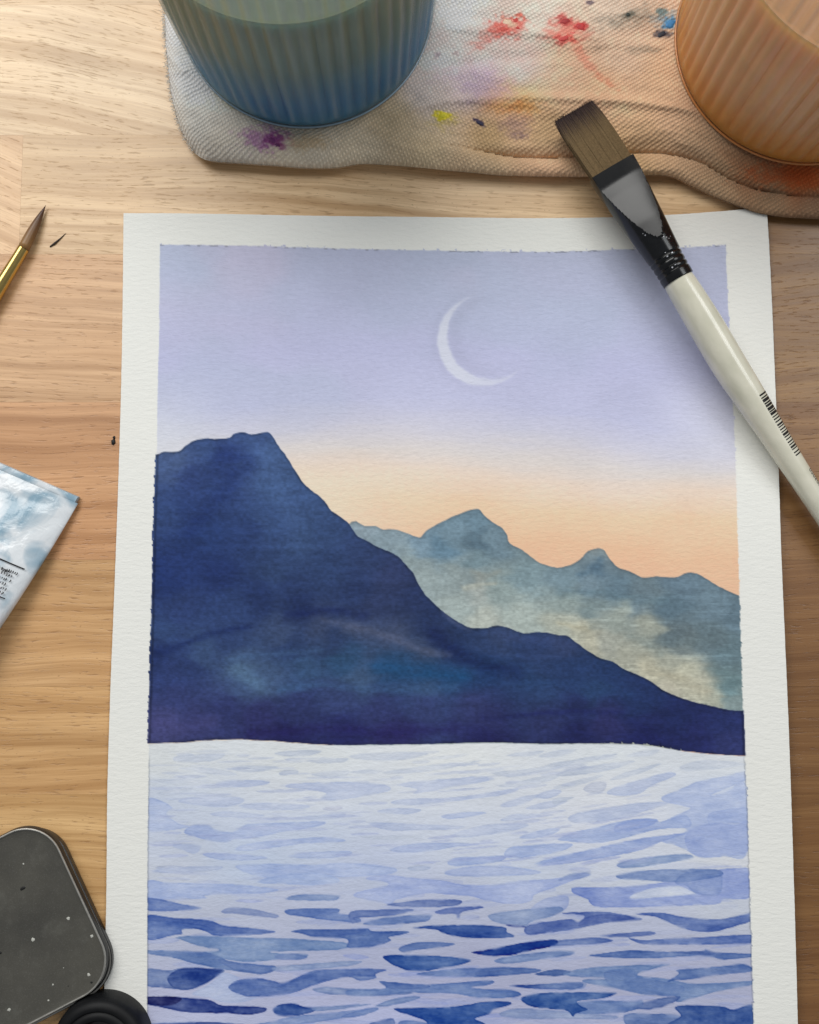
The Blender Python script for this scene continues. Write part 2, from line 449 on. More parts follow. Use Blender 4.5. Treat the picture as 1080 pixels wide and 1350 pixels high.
near_pts = [(215, 612, (78, 100, 146)), (232, 605, (84, 106, 150)), (270, 590, (64, 88, 138)), (300, 600, (44, 62, 116)), (250, 630, (48, 66, 122)), (290, 615, (40, 58, 112)), (330, 580, (62, 84, 134)),
            (345, 600, (76, 102, 150)), (320, 625, (62, 84, 134)), (360, 640, (68, 94, 140)), (355, 600, (70, 95, 140)), (395, 660, (62, 86, 132)), (290, 655, (46, 66, 118)), (240, 670, (42, 62, 114)), (215, 680, (54, 76, 126)), (270, 700, (38, 58, 108)),
            (350, 690, (60, 84, 132)), (400, 710, (62, 86, 130)), (430, 700, (54, 76, 120)), (330, 700, (40, 58, 106)), (250, 740, (36, 54, 106)), (215, 760, (32, 50, 104)), (290, 760, (32, 48, 100)), (370, 760, (56, 78, 122)),
            (430, 740, (48, 68, 112)), (480, 735, (50, 68, 112)), (340, 790, (34, 50, 96)), (300, 800, (48, 68, 116)), (240, 800, (48, 66, 116)), (400, 800, (28, 42, 86)), (380, 775, (40, 56, 100)), (470, 780, (38, 54, 98)),
            (520, 760, (52, 64, 106)), (545, 790, (40, 54, 96)), (500, 800, (46, 58, 98)), (560, 815, (34, 48, 88)), (215, 840, (56, 80, 126)), (210, 858, (30, 44, 92)), (300, 845, (44, 62, 108)), (270, 860, (62, 86, 126)), (250, 880, (40, 56, 104)),
            (370, 830, (62, 78, 112)), (420, 825, (64, 76, 108)), (480, 828, (68, 80, 112)), (520, 840, (72, 82, 112)), (560, 858, (74, 84, 112)), (440, 845, (40, 56, 96)), (590, 855, (40, 54, 92)), (385, 850, (38, 56, 100)),
            (320, 885, (84, 112, 144)), (350, 895, (72, 98, 136)), (310, 905, (66, 90, 132)), (400, 880, (58, 90, 130)), (450, 870, (46, 86, 126)), (470, 895, (74, 102, 138)), (520, 880, (36, 78, 122)), (560, 885, (28, 70, 114)), (600, 888, (36, 74, 118)),
            (560, 905, (66, 92, 132)), (220, 890, (46, 62, 114)), (230, 920, (52, 62, 114)), (215, 955, (72, 74, 126)), (260, 950, (56, 60, 112)), (300, 930, (42, 48, 100)), (340, 950, (44, 44, 98)), (400, 935, (46, 54, 104)),
            (450, 920, (54, 66, 114)), (500, 940, (48, 54, 104)), (560, 930, (54, 62, 112)), (380, 968, (30, 30, 84)), (450, 965, (32, 34, 88)), (520, 970, (40, 36, 90)), (620, 930, (56, 62, 112)), (640, 950, (48, 52, 102)),
            (640, 972, (30, 30, 84)), (600, 860, (30, 46, 90)), (640, 850, (48, 66, 108)), (660, 840, (60, 76, 116)), (700, 860, (46, 64, 108)), (640, 880, (26, 56, 100)), (690, 890, (40, 66, 108)), (740, 850, (58, 72, 112)), (750, 880, (38, 60, 104)),
            (800, 890, (36, 58, 102)), (720, 920, (46, 70, 112)), (780, 915, (44, 72, 112)), (760, 935, (36, 44, 92)), (720, 950, (48, 54, 102)), (800, 950, (50, 50, 102)), (760, 968, (30, 34, 86)), (850, 925, (36, 56, 100)), (860, 950, (36, 44, 94)),
            (850, 970, (28, 32, 86)), (900, 945, (34, 46, 94)), (920, 970, (38, 44, 98)), (960, 950, (40, 52, 104)), (965, 980, (52, 60, 112)), (900, 980, (34, 40, 92))]
wx, wy = PX + 34 * fbm(SH, 16, 34, 33, 5), PY + 22 * fbm(SH, 10, 40, 34, 5)
cn = 0.55 * idw(wx, wy, near_pts, 9.0, 1.9) + 0.45 * idw(PX, PY, near_pts, 60.0, 2.2)
cn = cn * np.array((0.96, 0.95, 0.93))
cn *= (1 + 0.26 * gran + 0.20 * fbm(SH, 6, 44, 35, 5) + 0.07 * mott)[..., None]
cn *= (1 - (0.13 + 0.7 * np.maximum(0, fbm(SH, 14, 14, 37, 3))) * np.exp(-((dN - 0.9) / 1.8) ** 2))[..., None]
cn *= (1 - 0.30 * np.exp(-((np.minimum(dl, dr) - 0.8) / 1.6) ** 2))[..., None]
a = smooth(-0.7, 0.7, dN)[..., None]
extra = smooth(-1.0, 0.2, np.minimum(dl + 1.6 + np.where(fbm(SH, 3.4, 3, 36, 1) > 0.10, 1.8, 0.0), dr + 0.8))
canvas = np.where(d_frame[..., None] > -4, canvas * (1 - a) + cn * a, canvas)
edge_mtn = np.where(dN > -0.5, extra, 0)
region[(dN > 0) & (d_frame > -1.5)] = 4

# --- water wash
dW = np.full(SH, -50.0)
by = np.interp(PX, *np.array(sorted(near_bot)).T)
dW = Ys - by
wat_pts = [(210, 1000, (216, 220, 222)), (400, 1000, (220, 224, 226)), (600, 1000, (222, 225, 226)), (800, 1000, (216, 221, 226)), (960, 1005, (218, 222, 226)),
           (210, 1060, (196, 205, 222)), (400, 1050, (214, 219, 228)), (600, 1050, (211, 216, 226)), (800, 1040, (218, 221, 228)), (970, 1050, (196, 206, 228)),
           (210, 1110, (196, 204, 222)), (400, 1100, (196, 206, 226)), (600, 1100, (206, 213, 228)), (800, 1100, (214, 218, 230)), (970, 1130, (216, 219, 226)),
           (210, 1145, (202, 208, 222)), (330, 1135, (192, 204, 226)), (500, 1150, (194, 203, 226)), (700, 1150, (203, 211, 228)), (840, 1150, (210, 216, 230)),
           (230, 1215, (196, 202, 222)), (400, 1200, (198, 204, 228)), (560, 1200, (196, 202, 226)), (700, 1230, (192, 198, 224)), (850, 1220, (196, 202, 226)), (960, 1195, (206, 212, 226)),
           (240, 1260, (192, 198, 224)), (450, 1250, (184, 190, 220)), (650, 1270, (182, 186, 216)), (900, 1270, (184, 188, 216)),
           (230, 1310, (194, 197, 226)), (420, 1310, (190, 194, 226)), (600, 1310, (186, 189, 220)), (800, 1310, (184, 187, 216)), (960, 1310, (184, 188, 216)),
           (240, 1350, (200, 206, 236)), (500, 1350, (196, 202, 238)), (800, 1350, (190, 196, 226)), (960, 1390, (180, 188, 224)), (300, 1395, (190, 196, 230))]
cw = idw(PX, PY, wat_pts, 30.0, 2.0, 0.6)
cw *= ((1 + 0.03 * gran + 0.05 * mott + 0.04 * streak) * (1 - 0.028 - 0.05 * smooth(1100, 1220, PY)))[..., None]
a = smooth(-0.7, 0.7, dW - 0.6)[..., None]
canvas = np.where(d_frame[..., None] > -3, canvas * (1 - a) + cw * a, canvas)
region[(dW > 0.6) & (d_frame > 0)] = 5

# --- wet-in-wet wisps on the mountains
def wisp(rgb, pts, width, strength, seed, soft=1.0):
    c_ = catmull(pts, 6, False)
    q_ = c_[:, None, :]
    x0, y0 = c_.min(0) - 3 * width - 6; x1, y1 = c_.max(0) + 3 * width + 6
    i0, i1 = max(0, int((y0 - gy0) / STEP)), min(ny, int((y1 - gy0) / STEP)); j0, j1 = max(0, int((x0 - gx0) / STEP)), min(nx, int((x1 - gx0) / STEP))
    s_ = (slice(i0, i1), slice(j0, j1))
    X = Xw[s_] + 10 * fbm(SH, 8, 22, seed, 3)[s_]; Y = Yw[s_] + 7 * fbm(SH, 6, 22, seed + 5, 3)[s_]
    d2 = np.full(X.shape, 1e9)
    for a_, b_ in zip(c_[:-1], c_[1:]):
        e_ = b_ - a_; L_ = max(e_ @ e_, 1e-6)
        t_ = np.clip(((X - a_[0]) * e_[0] + (Y - a_[1]) * e_[1]) / L_, 0, 1)
        d2 = np.minimum(d2, (X - a_[0] - t_ * e_[0]) ** 2 + (Y - a_[1] - t_ * e_[1]) ** 2)
    k = np.exp(-d2 / (2 * (width / 1.6) ** 2)) * strength * (1 + 1.2 * fbm(SH, 4, 30, seed + 9, 3)[s_]) * (region[s_] == wisp.reg)
    k = np.clip(k, 0, 1)[..., None]
    canvas[s_] = canvas[s_] * (1 - k) + np.asarray(rgb, float) * (1 + 0.25 * gran[s_])[..., None] * k
wisp.reg = 4
wisp((84, 92, 118), [(425, 818), (470, 826), (520, 842), (560, 858), (592, 862)], 5, .55, 801)
wisp((74, 84, 112), [(455, 830), (500, 834), (540, 846)], 7, .4, 802)
wisp((22, 34, 76), [(575, 838), (600, 858), (640, 878), (680, 886)], 12, .55, 803)
wisp((24, 36, 82), [(380, 812), (430, 806), (480, 812)], 9, .5, 804)
wisp((26, 40, 86), [(205, 860), (235, 852), (270, 838), (330, 826)], 5, .5, 805)
wisp((66, 94, 134), [(300, 872), (330, 866), (380, 860), (420, 858)], 5, .35, 806)
wisp((86, 116, 146), [(310, 884), (330, 896), (345, 905)], 12, .5, 807)
wisp((62, 92, 134), [(370, 908), (430, 902), (470, 908), (540, 908), (600, 906)], 6, .5, 808)
wisp((26, 74, 118), [(500, 880), (560, 888), (610, 892)], 13, .45, 809)
wisp((34, 30, 84), [(330, 968), (420, 962), (520, 966), (600, 960)], 8, .5, 810)
wisp((72, 72, 122), [(205, 955), (240, 960), (280, 952)], 10, .4, 811)
wisp((72, 84, 118), [(584, 806), (604, 822), (618, 830)], 3.5, .6, 812)
wisp((74, 100, 148), [(335, 590), (350, 610), (368, 650), (385, 690)], 13, .4, 813)
wisp((30, 46, 98), [(290, 600), (330, 604), (300, 640), (250, 700)], 14, .35, 814)
wisp((32, 38, 92), [(640, 948), (740, 938), (820, 940)], 4, .45, 815)
wisp((58, 72, 114), [(660, 838), (720, 846), (755, 850)], 5, .35, 816)
wisp((40, 66, 108), [(690, 900), (760, 905), (830, 912)], 10, .35, 817)
wisp.reg = 3
wisp((170, 174, 164), [(612, 776), (632, 772), (650, 770)], 4, .6, 821)
wisp((82, 108, 128), [(765, 760), (785, 748), (792, 735)], 7, .5, 822)
wisp((92, 116, 128), [(740, 782), (790, 782), (830, 792), (880, 790)], 8, .4, 823)
wisp((96, 112, 118), [(870, 842), (910, 846), (950, 838)], 12, .45, 824)
wisp((176, 172, 150), [(740, 822), (772, 828)], 6, .5, 825)
wisp((120, 134, 134), [(830, 838), (850, 846), (872, 860)], 7, .4, 826)
wisp((180, 174, 152), [(850, 880), (890, 892), (930, 912)], 13, .45, 827)
wisp((132, 134, 126), [(620, 752), (640, 760), (655, 756)], 5, .35, 828)

# --- brush strokes of the water, traced in four-times enlargements
OFF = {'A': (190, 1140), 'B': (460, 1140), 'C': (730, 1140), 'D': (190, 965), 'E': (460, 965), 'F': (730, 965)}
ST = []
def st(tile, rgb, pts, strength=1.0, part=True):
    ox, oy = OFF[tile]
    ST.append((rgb, [(ox + x / 4.0, oy + y / 4.0) for x, y in pts], strength, part))
# faint upper strokes
u1, u2, u3, u4 = (196, 203, 216), (184, 194, 219), (170, 184, 219), (160, 177, 218)
st('D', u1, [(160,130),(280,115),(410,112),(420,130),(350,155),(180,160)], .9, False)
st('D', u1, [(180,188),(320,186),(420,200),(490,225),(400,228),(280,212)], .9, False)
st('D', u1, [(460,195),(520,178),(690,180),(700,195),(560,212)], .9, False)
st('D', (186,194,210), [(710,220),(740,200),(800,198),(812,215),(730,230)], .9, False)
st('D', u1, [(30,250),(200,248),(350,258),(250,272),(40,266)], .9, False)
st('D', u2, [(395,262),(500,252),(655,258),(640,277),(520,292),(390,287)], .9, False)
st('D', u2, [(745,290),(800,270),(1080,264),(1250,275),(1300,295),(1280,315),(1150,340),(1010,362),(930,352),(960,322),(850,302)], .95, False)
st('D', u1, [(80,320),(170,293),(260,296),(200,322),(100,332)], .9, False)
st('D', u2, [(230,347),(400,334),(530,355),(480,387),(380,397),(250,382),(180,365)], .8, False)
st('D', u2, [(500,385),(650,373),(850,385),(860,402),(700,414),(560,407)], .8, False)
st('D', u2, [(350,430),(450,418),(640,440),(540,452),(400,447)], .8, False)
st('D', u3, [(20,358),(90,363),(150,400),(120,430),(180,480),(240,500),(100,522),(20,512)], .8, False)
st('D', u3, [(210,530),(250,493),(330,488),(380,515),(470,527),(540,488),(700,478),(950,472),(900,502),(750,522),(640,547),(540,562),(480,562),(430,582),(340,572),(270,552)], .9, False)
st('D', u3, [(480,617),(550,588),(750,568),(950,553),(1060,570),(1020,582),(850,587),(750,602),(600,622),(520,627)], .9, False)
st('D', u2, [(150,600),(220,588),(300,600),(270,642),(200,622)], .8, False)
st('D', u3, [(310,640),(450,643),(650,660),(550,677),(380,672)], .85, False)
st('D', u3, [(760,650),(900,633),(1080,628),(1080,652),(950,667),(820,667)], .85, False)
st('D', (178,186,208), [(60,715),(150,703),(230,720),(120,732)], .85, False)
st('D', u4, [(480,710),(600,695),(900,698),(1080,690),(1300,712),(1330,735),(1250,755),(1080,765),(760,772),(600,762)], .85, False)
st('D', u1, [(860,150),(960,138),(1080,140),(1040,160),(920,165)], .8, False)
st('D', u1, [(690,110),(820,95),(940,100),(860,128),(740,128)], .8, False)
st('D', u1, [(880,222),(980,205),(1080,205),(1060,232),(950,240)], .8, False)
st('D', u2, [(770,455),(900,440),(1060,432),(1020,455),(880,465)], .7, False)
st('D', (190,194,212), [(940,405),(1000,390),(1050,400),(990,418)], .8, False)
st('E', u2, [(250,280),(350,260),(560,244),(700,234),(765,250),(600,282),(450,307),(340,327),(360,300)], .85, False)
st('E', u2, [(220,372),(300,353),(500,348),(650,333),(800,308),(900,300),(820,332),(620,357),(450,377),(300,387)], .9, False)
st('E', u2, [(150,417),(250,400),(380,410),(330,432),(200,430)], .85, False)
st('E', u3, [(490,442),(600,423),(728,426),(600,454),(510,457)], .75, False)
st('E', u2, [(100,480),(220,478),(400,488),(600,495),(560,512),(380,517),(200,517)], .9, False)
st('E', u2, [(540,542),(680,498),(800,483),(950,488),(860,522),(700,547),(600,557)], .9, False)
st('E', u1, [(60,552),(200,546),(380,546),(360,564),(180,570)], .8, False)
st('E', u3, [(220,617),(350,588),(560,583),(695,594),(560,607),(400,632),(260,634)], .85, False)
st('E', u4, [(520,690),(560,663),(700,658),(825,653),(800,682),(700,697),(560,707)], .9, False)
st('E', (182,191,208), [(310,715),(370,703),(432,712),(400,732),(330,734)], .9, False)
st('E', u4, [(505,742),(650,708),(850,708),(1015,740),(900,757),(600,762)], .9, False)
st('E', u2, [(800,462),(880,433),(1015,434),(950,457),(840,472)], .85, False)
st('E', u3, [(900,557),(960,528),(1060,510),(1115,508),(1080,537),(980,562)], .85, False)
st('E', u4, [(820,650),(850,608),(960,598),(1080,588),(1175,590),(1160,612),(1060,642),(880,667)], .85, False)
st('E', u4, [(980,697),(1040,673),(1120,650),(1150,665),(1060,700)], .9, False)
st('E', u1, [(180,212),(330,188),(480,168),(620,158),(700,150),(560,187),(380,212),(240,222)], .8, False)
st('E', u1, [(740,215),(860,203),(1000,188),(1080,163),(1200,148),(1120,187),(980,217),(850,237)], .85, False)
st('E', u1, [(770,282),(900,258),(1000,238),(1080,223),(1170,198),(1060,258),(900,292)], .85, False)
st('E', u2, [(980,347),(1030,313),(1100,303),(1122,315),(1070,347)], .85, False)
st('E', u2, [(800,385),(900,345),(1000,330),(960,362),(860,395)], .7, False)
st('E', u1, [(0,130),(100,112),(330,105),(420,118),(250,150),(100,148)], .75, False)
st('E', u1, [(0,215),(90,198),(180,205),(120,222)], .8, False)
st('E', u1, [(830,125),(920,105),(1030,100),(960,130)], .8, False)
st('E', u1, [(1000,130),(1080,100),(1200,92),(1120,130)], .8, False)
st('E', u2, [(930,405),(1010,375),(1090,360),(1150,365),(1050,405)], .75, False)
st('F', u1, [(0,180),(140,140),(310,115),(320,125),(180,160),(60,182)], .8, False)
st('F', u1, [(10,225),(100,198),(300,163),(430,153),(350,187),(200,217),(60,234)], .95, False)
st('F', u1, [(295,252),(380,213),(520,173),(570,168),(460,217),(340,250)], .9, False)
st('F', (194,199,213), [(155,302),(200,268),(270,260),(278,290),(250,322),(190,322)], .95, False)
st('F', u2, [(280,327),(320,293),(450,253),(600,213),(645,228),(520,282),(460,322),(380,337)], .95, False)
st('F', u1, [(0,290),(120,255),(260,225),(200,260),(60,300)], .7, False)
st('F', u1, [(0,352),(110,343),(40,372),(0,380)], .8, False)
st('F', u1, [(380,130),(460,100),(560,95),(500,128)], .7, False)
st('F', u1, [(670,180),(800,148),(1018,168),(900,190),(700,207)], .7, False)
st('F', u3, [(570,345),(640,313),(720,278),(760,260),(900,233),(1022,206),(1022,250),(930,290),(830,332),(900,322),(1022,278),(1022,640),(900,657),(770,662),(700,622),(640,597),(570,577),(640,545),(700,520),(640,470),(620,450),(720,405),(680,390),(590,370)], .9)
st('F', (140,158,212), [(690,560),(740,505),(850,478),(960,490),(1022,470),(1022,630),(900,655),(780,658),(720,630)], .36, False)
st('F', (150,168,214), [(820,430),(900,410),(1022,400),(1022,470),(900,480),(820,490)], .5, False)
st('F', u2, [(75,457),(120,428),(250,403),(420,378),(560,368),(605,380),(500,412),(380,452),(220,474),(110,482)], .95)
st('F', (158,175,216), [(20,565),(100,530),(200,508),(330,476),(440,458),(540,460),(560,475),(640,448),(700,440),(720,500),(560,512),(420,547),(320,572),(200,587),(80,577)], .9)
st('F', (134,155,212), [(330,490),(440,460),(540,462),(520,490),(420,520),(330,530)], .4, False)
st('F', (152,169,213), [(-60,700),(0,665),(150,628),(300,593),(450,563),(600,543),(700,535),(560,582),(460,622),(330,652),(150,682),(20,700)], .95)
st('F', (136,153,208), [(332,702),(400,673),(560,653),(700,643),(735,665),(620,687),(480,710),(370,717)], .95)
# lower strokes
st('A', (160,176,216), [(15,85),(120,93),(300,98),(500,105),(690,128),(698,140),(600,152),(450,154),(320,165),(330,178),(200,182),(15,182)])
st('A', (176,187,214), [(50,30),(150,13),(400,8),(380,30),(200,42),(60,42)], .8, False)
st('A', (164,181,219), [(590,92),(740,50),(950,48),(1033,88),(900,107),(740,102)], .9)
st('A', (72,97,178), [(10,178),(90,183),(180,203),(300,228),(240,240),(100,246),(10,237)])
st('A', (136,146,202), [(405,245),(460,226),(550,230),(700,263),(692,280),(600,274),(500,260),(430,257)])
st('A', (160,170,214), [(475,190),(560,181),(632,190),(560,201)], .8)
st('A', (122,140,200), [(748,178),(800,159),(900,155),(1020,159),(1030,172),(1000,189),(850,189),(770,187)])
st('A', (98,120,192), [(745,240),(850,231),(1020,233),(1030,255),(1080,265),(1140,285),(1135,303),(1080,302),(950,291),(830,273),(760,263)])
st('A', (118,140,198), [(165,385),(260,373),(520,384),(720,387),(1000,404),(1080,420),(1065,442),(950,452),(700,458),(685,466),(850,470),(862,485),(830,499),(700,502),(550,512),(450,502),(390,488),(310,466),(340,456),(400,451),(300,431),(200,396)])
st('A', (88,108,184), [(690,480),(780,468),(862,484),(830,500),(720,502)], .45, False)
st('A', (76,101,180), [(10,270),(150,280),(340,293),(420,320),(560,334),(690,352),(640,364),(540,372),(440,377),(370,374),(330,354),(260,336),(200,345),(200,366),(150,372),(80,392),(10,387)])
st('A', (60,84,166), [(10,270),(150,280),(340,294),(430,324),(560,336),(690,352),(560,362),(430,365),(360,352),(330,330),(220,312),(100,300),(10,292)], .45, False)
st('A', (100,123,188), [(10,450),(150,453),(320,461),(400,485),(440,505),(500,515),(600,525),(692,535),(687,560),(620,577),(560,572),(460,557),(380,547),(250,517),(130,487),(10,467)])
st('A', (72,97,174), [(385,500),(500,517),(600,527),(692,538),(685,560),(615,577),(520,562),(470,552)], .75)
st('A', (134,149,204), [(690,537),(850,523),(1085,508),(1150,512),(1080,533),(900,552),(700,562)], .9)
st('A', (88,108,176), [(10,550),(130,559),(200,545),(330,548),(425,555),(380,592),(320,632),(240,659),(170,657),(90,647),(10,634)])
st('A', (32,58,138), [(135,580),(205,546),(340,548),(415,556),(372,594),(302,637),(232,658),(160,652),(125,612)], .9)
st('A', (170,184,218), [(420,568),(500,598),(465,640),(540,692),(600,702),(500,727),(400,722),(350,702),(250,682),(330,640),(380,600)], .85)
st('A', (84,107,182), [(450,637),(500,608),(600,598),(680,613),(740,620),(820,588),(890,558),(1000,553),(1080,549),(1230,550),(1280,556),(1222,576),(1222,598),(1140,613),(1080,592),(980,612),(880,642),(780,677),(680,692),(560,697),(500,682),(455,662)])
st('A', (56,84,166), [(690,650),(820,600),(900,565),(1000,556),(1200,552),(1210,590),(1080,588),(980,606),(880,634),(780,668)], .5, False)
st('A', (120,136,196), [(885,660),(960,643),(1080,653),(1280,655),(1420,678),(1280,690),(1080,687),(980,684)])
st('A', (28,48,128), [(10,700),(120,694),(250,704),(340,711),(400,738),(470,744),(560,747),(642,755),(632,777),(560,792),(480,787),(430,782),(300,782),(180,772),(90,752),(10,732)])
st('A', (20,22,84), [(10,700),(110,694),(200,705),(150,740),(90,745),(10,730)], .75, False)
st('A', (34,66,148), [(680,765),(720,736),(800,733),(842,748),(905,755),(905,770),(830,792),(750,800),(700,792)])
st('A', (112,132,194), [(890,752),(1000,744),(1120,738),(1200,735),(1080,757),(980,767),(900,772)], .9)
st('A', (122,140,204), [(560,850),(680,825),(800,798),(1000,778),(1080,770),(1220,757),(1230,767),(1160,792),(1080,806),(900,832),(800,850),(600,900)])
st('A', (54,74,150), [(40,842),(300,829),(480,838),(560,850),(480,872),(60,872)])
st('B', (160,174,217), [(88,75),(180,53),(290,64),(360,71),(500,84),(600,104),(760,104),(900,84),(1080,74),(1220,45),(1270,55),(1180,85),(1080,122),(980,157),(960,192),(860,207),(740,192),(640,167),(520,157),(400,152),(260,182),(220,207),(130,192),(28,167),(60,140),(190,111),(200,95)], .95)
st('B', (136,150,206), [(1090,90),(1160,50),(1260,40),(1275,55),(1220,75),(1130,82)], .5, False)
st('B', (176,187,218), [(505,36),(650,9),(850,13),(1015,38),(950,52),(800,57),(600,62)], .85, False)
st('B', (176,187,214), [(310,18),(380,7),(432,15),(400,29),(330,29)], .85, False)
st('B', (108,123,190), [(200,210),(300,194),(430,184),(580,186),(593,205),(540,220),(400,224),(260,220)])
st('B', (104,119,190), [(455,247),(540,227),(690,219),(703,230),(600,247),(584,280),(570,280),(560,260),(480,260)])
st('B', (90,109,182), [(10,247),(150,237),(320,234),(333,245),(240,267),(100,277),(30,282),(60,295),(45,305),(10,305)])
st('B', (112,131,196), [(72,312),(160,283),(300,268),(425,263),(432,280),(400,300),(280,312),(150,320)])
st('B', (50,80,162), [(340,333),(460,319),(700,319),(822,331),(832,355),(872,372),(850,384),(720,387),(600,382),(500,362),(460,343)])
st('B', (86,110,182), [(-305,350),(-230,340),(-80,342),(0,340),(100,337),(130,350),(305,351),(300,364),(210,382),(220,402),(130,432),(40,440),(-10,434),(-5,395),(-80,387),(-180,382),(-250,364)])
st('B', (70,94,172), [(-300,350),(-200,343),(0,342),(90,342),(60,360),(-80,380),(-180,378),(-250,362)], .5, False)
st('B', (104,124,190), [(262,442),(310,418),(420,406),(555,414),(520,430),(430,442),(360,450),(290,462)])
st('B', (150,162,210), [(-35,480),(30,470),(110,490),(40,500)], .8)
st('B', (52,86,166), [(187,480),(350,477),(520,484),(643,502),(590,527),(480,547),(400,562),(310,557),(240,532),(200,507)])
st('B', (110,130,196), [(355,577),(450,560),(600,544),(700,544),(850,541),(1010,550),(980,570),(850,582),(730,592),(600,592),(420,587)])
st('B', (74,99,172), [(665,572),(720,544),(850,541),(1008,551),(960,572),(800,587),(690,590)], .8)
st('B', (94,113,184), [(1030,412),(1080,402),(1220,390),(1320,385),(1393,398),(1330,415),(1180,425),(1060,432)])
st('B', (30,62,148), [(647,463),(740,447),(880,418),(1002,400),(1095,396),(1085,426),(960,452),(850,477),(740,480)])
st('B', (110,130,192), [(770,502),(900,474),(1080,454),(1182,457),(1172,477),(1060,492),(900,517),(800,520)])
st('B', (92,117,188), [(160,615),(250,621),(420,631),(600,619),(755,611),(748,632),(650,647),(720,655),(850,659),(910,685),(840,702),(680,702),(580,682),(420,677),(300,676),(180,692),(0,692),(0,660),(170,655),(195,640)])
st('B', (66,92,170), [(160,615),(250,623),(420,634),(400,655),(260,660),(200,645)], .5, False)
st('B', (108,128,192), [(137,747),(200,718),(300,696),(378,697),(340,717),(250,737),(170,750)])
st('B', (40,76,158), [(235,760),(400,754),(560,747),(720,723),(842,723),(848,740),(765,762),(740,787),(665,812),(720,840),(700,900),(420,900),(410,830),(330,797)])
st('B', (112,132,200), [(-40,800),(60,765),(140,753),(152,765),(80,792),(0,807)])
st('B', (110,128,196), [(-20,752),(0,738),(50,734),(30,746)])
st('B', (88,108,180), [(110,840),(150,825),(235,813),(230,880),(110,880)])
st('B', (100,122,192), [(265,830),(340,822),(420,840),(420,900),(270,900)])
st('B', (136,149,204), [(795,782),(900,758),(1080,768),(1240,783),(1410,798),(1380,815),(1180,812),(1080,812),(950,814),(830,807)], .95)
st('B', (64,90,162), [(980,577),(1080,553),(1160,558),(1172,562),(1150,580),(1080,588)])
st('B', (54,81,162), [(847,639),(1000,629),(1080,626),(1222,621),(1231,645),(1180,657),(1080,657),(950,652)])
st('B', (104,127,192), [(1030,630),(1150,620),(1250,620),(1230,655),(1150,660),(1080,655)], .5, False)
st('B', (94,118,186), [(1200,740),(1240,718),(1420,718),(1490,720),(1550,715),(1540,755),(1430,782),(1280,788),(1200,780)])
st('B', (42,78,156), [(907,706),(960,684),(1080,674),(1380,673),(1398,688),(1330,706),(1210,718),(1225,745),(1260,765),(1200,783),(1180,800),(1150,770),(1080,762),(980,752),(930,732)])
st('B', (158,172,214), [(960,235),(1010,190),(1060,172),(1150,165),(1160,200),(1140,236),(1080,262),(1000,270)], .7)
st('B', (132,148,204), [(737,267),(820,247),(1000,229),(1110,222),(1130,244),(1060,277),(960,302),(930,327),(830,316),(760,297)], .9)
st('B', (80,99,176), [(925,352),(950,318),(1060,298),(1170,287),(1210,300),(1240,268),(1130,260),(1160,252),(1310,247),(1410,255),(1537,280),(1520,294),(1380,304),(1280,322),(1160,347),(1080,356),(960,370)])
st('B', (56,72,150), [(828,316),(880,318),(935,326),(925,333),(850,326)], .9)
st('B', (60,78,160), [(1230,290),(1300,262),(1400,262),(1510,282),(1400,300),(1280,310),(1210,325)], .5, False)
st('C', (142,159,211), [(95,132),(120,119),(330,117),(560,96),(700,70),(870,40),(870,26),(1050,27),(1050,165),(900,187),(860,207),(650,217),(430,224),(240,224),(190,200),(180,182),(110,155)], .95)
st('C', (206,212,226), [(405,166),(500,128),(640,110),(720,135),(752,156),(600,167),(430,182)], .95, False)
st('C', (106,127,194), [(332,56),(450,32),(650,23),(860,26),(880,60),(680,92),(500,84),(360,76)], .9)
st('C', (96,119,190), [(640,95),(700,40),(860,30),(892,100),(862,162),(750,152),(700,112)], .42)
st('C', (78,100,178), [(435,259),(560,253),(680,274),(850,289),(950,274),(1050,253),(1050,293),(950,327),(850,352),(780,354),(700,342),(600,302),(540,276)])
st('C', (108,123,190), [(245,373),(380,359),(520,353),(528,368),(420,382),(300,382)])
st('C', (92,112,186), [(395,385),(470,399),(600,389),(800,381),(1050,370),(1050,413),(850,420),(560,422),(450,414)])
st('C', (80,105,178), [(185,481),(300,461),(420,451),(600,459),(780,454),(800,446),(850,461),(1050,470),(1050,487),(900,500),(840,490),(740,482),(550,492),(380,492)])
st('C', (56,80,160), [(620,460),(780,456),(800,448),(850,462),(830,475),(740,474)], .5, False)
st('C', (106,129,191), [(50,582),(150,548),(350,533),(610,526),(520,550),(440,582),(580,600),(720,625),(880,624),(1050,612),(1050,632),(850,672),(660,724),(640,692),(480,687),(420,672),(320,652),(170,622),(160,605),(270,600)])
st('C', (90,114,184), [(270,602),(280,560),(420,550),(440,590),(560,610),(690,645),(640,692),(500,687),(330,652)], .55, False)
st('C', (80,105,176), [(598,617),(660,575),(648,555),(750,547),(900,533),(1000,523),(1050,547),(1050,563),(870,582),(740,602),(640,612)])
st('C', (54,80,156), [(420,758),(450,734),(560,704),(665,693),(640,722),(540,760)], .9)
st('C', (94,116,182), [(370,792),(530,785),(680,800),(660,880),(430,880)])
st('C', (46,76,152), [(638,755),(700,741),(880,747),(950,765),(1060,740),(1060,900),(560,900),(600,840),(670,797)])

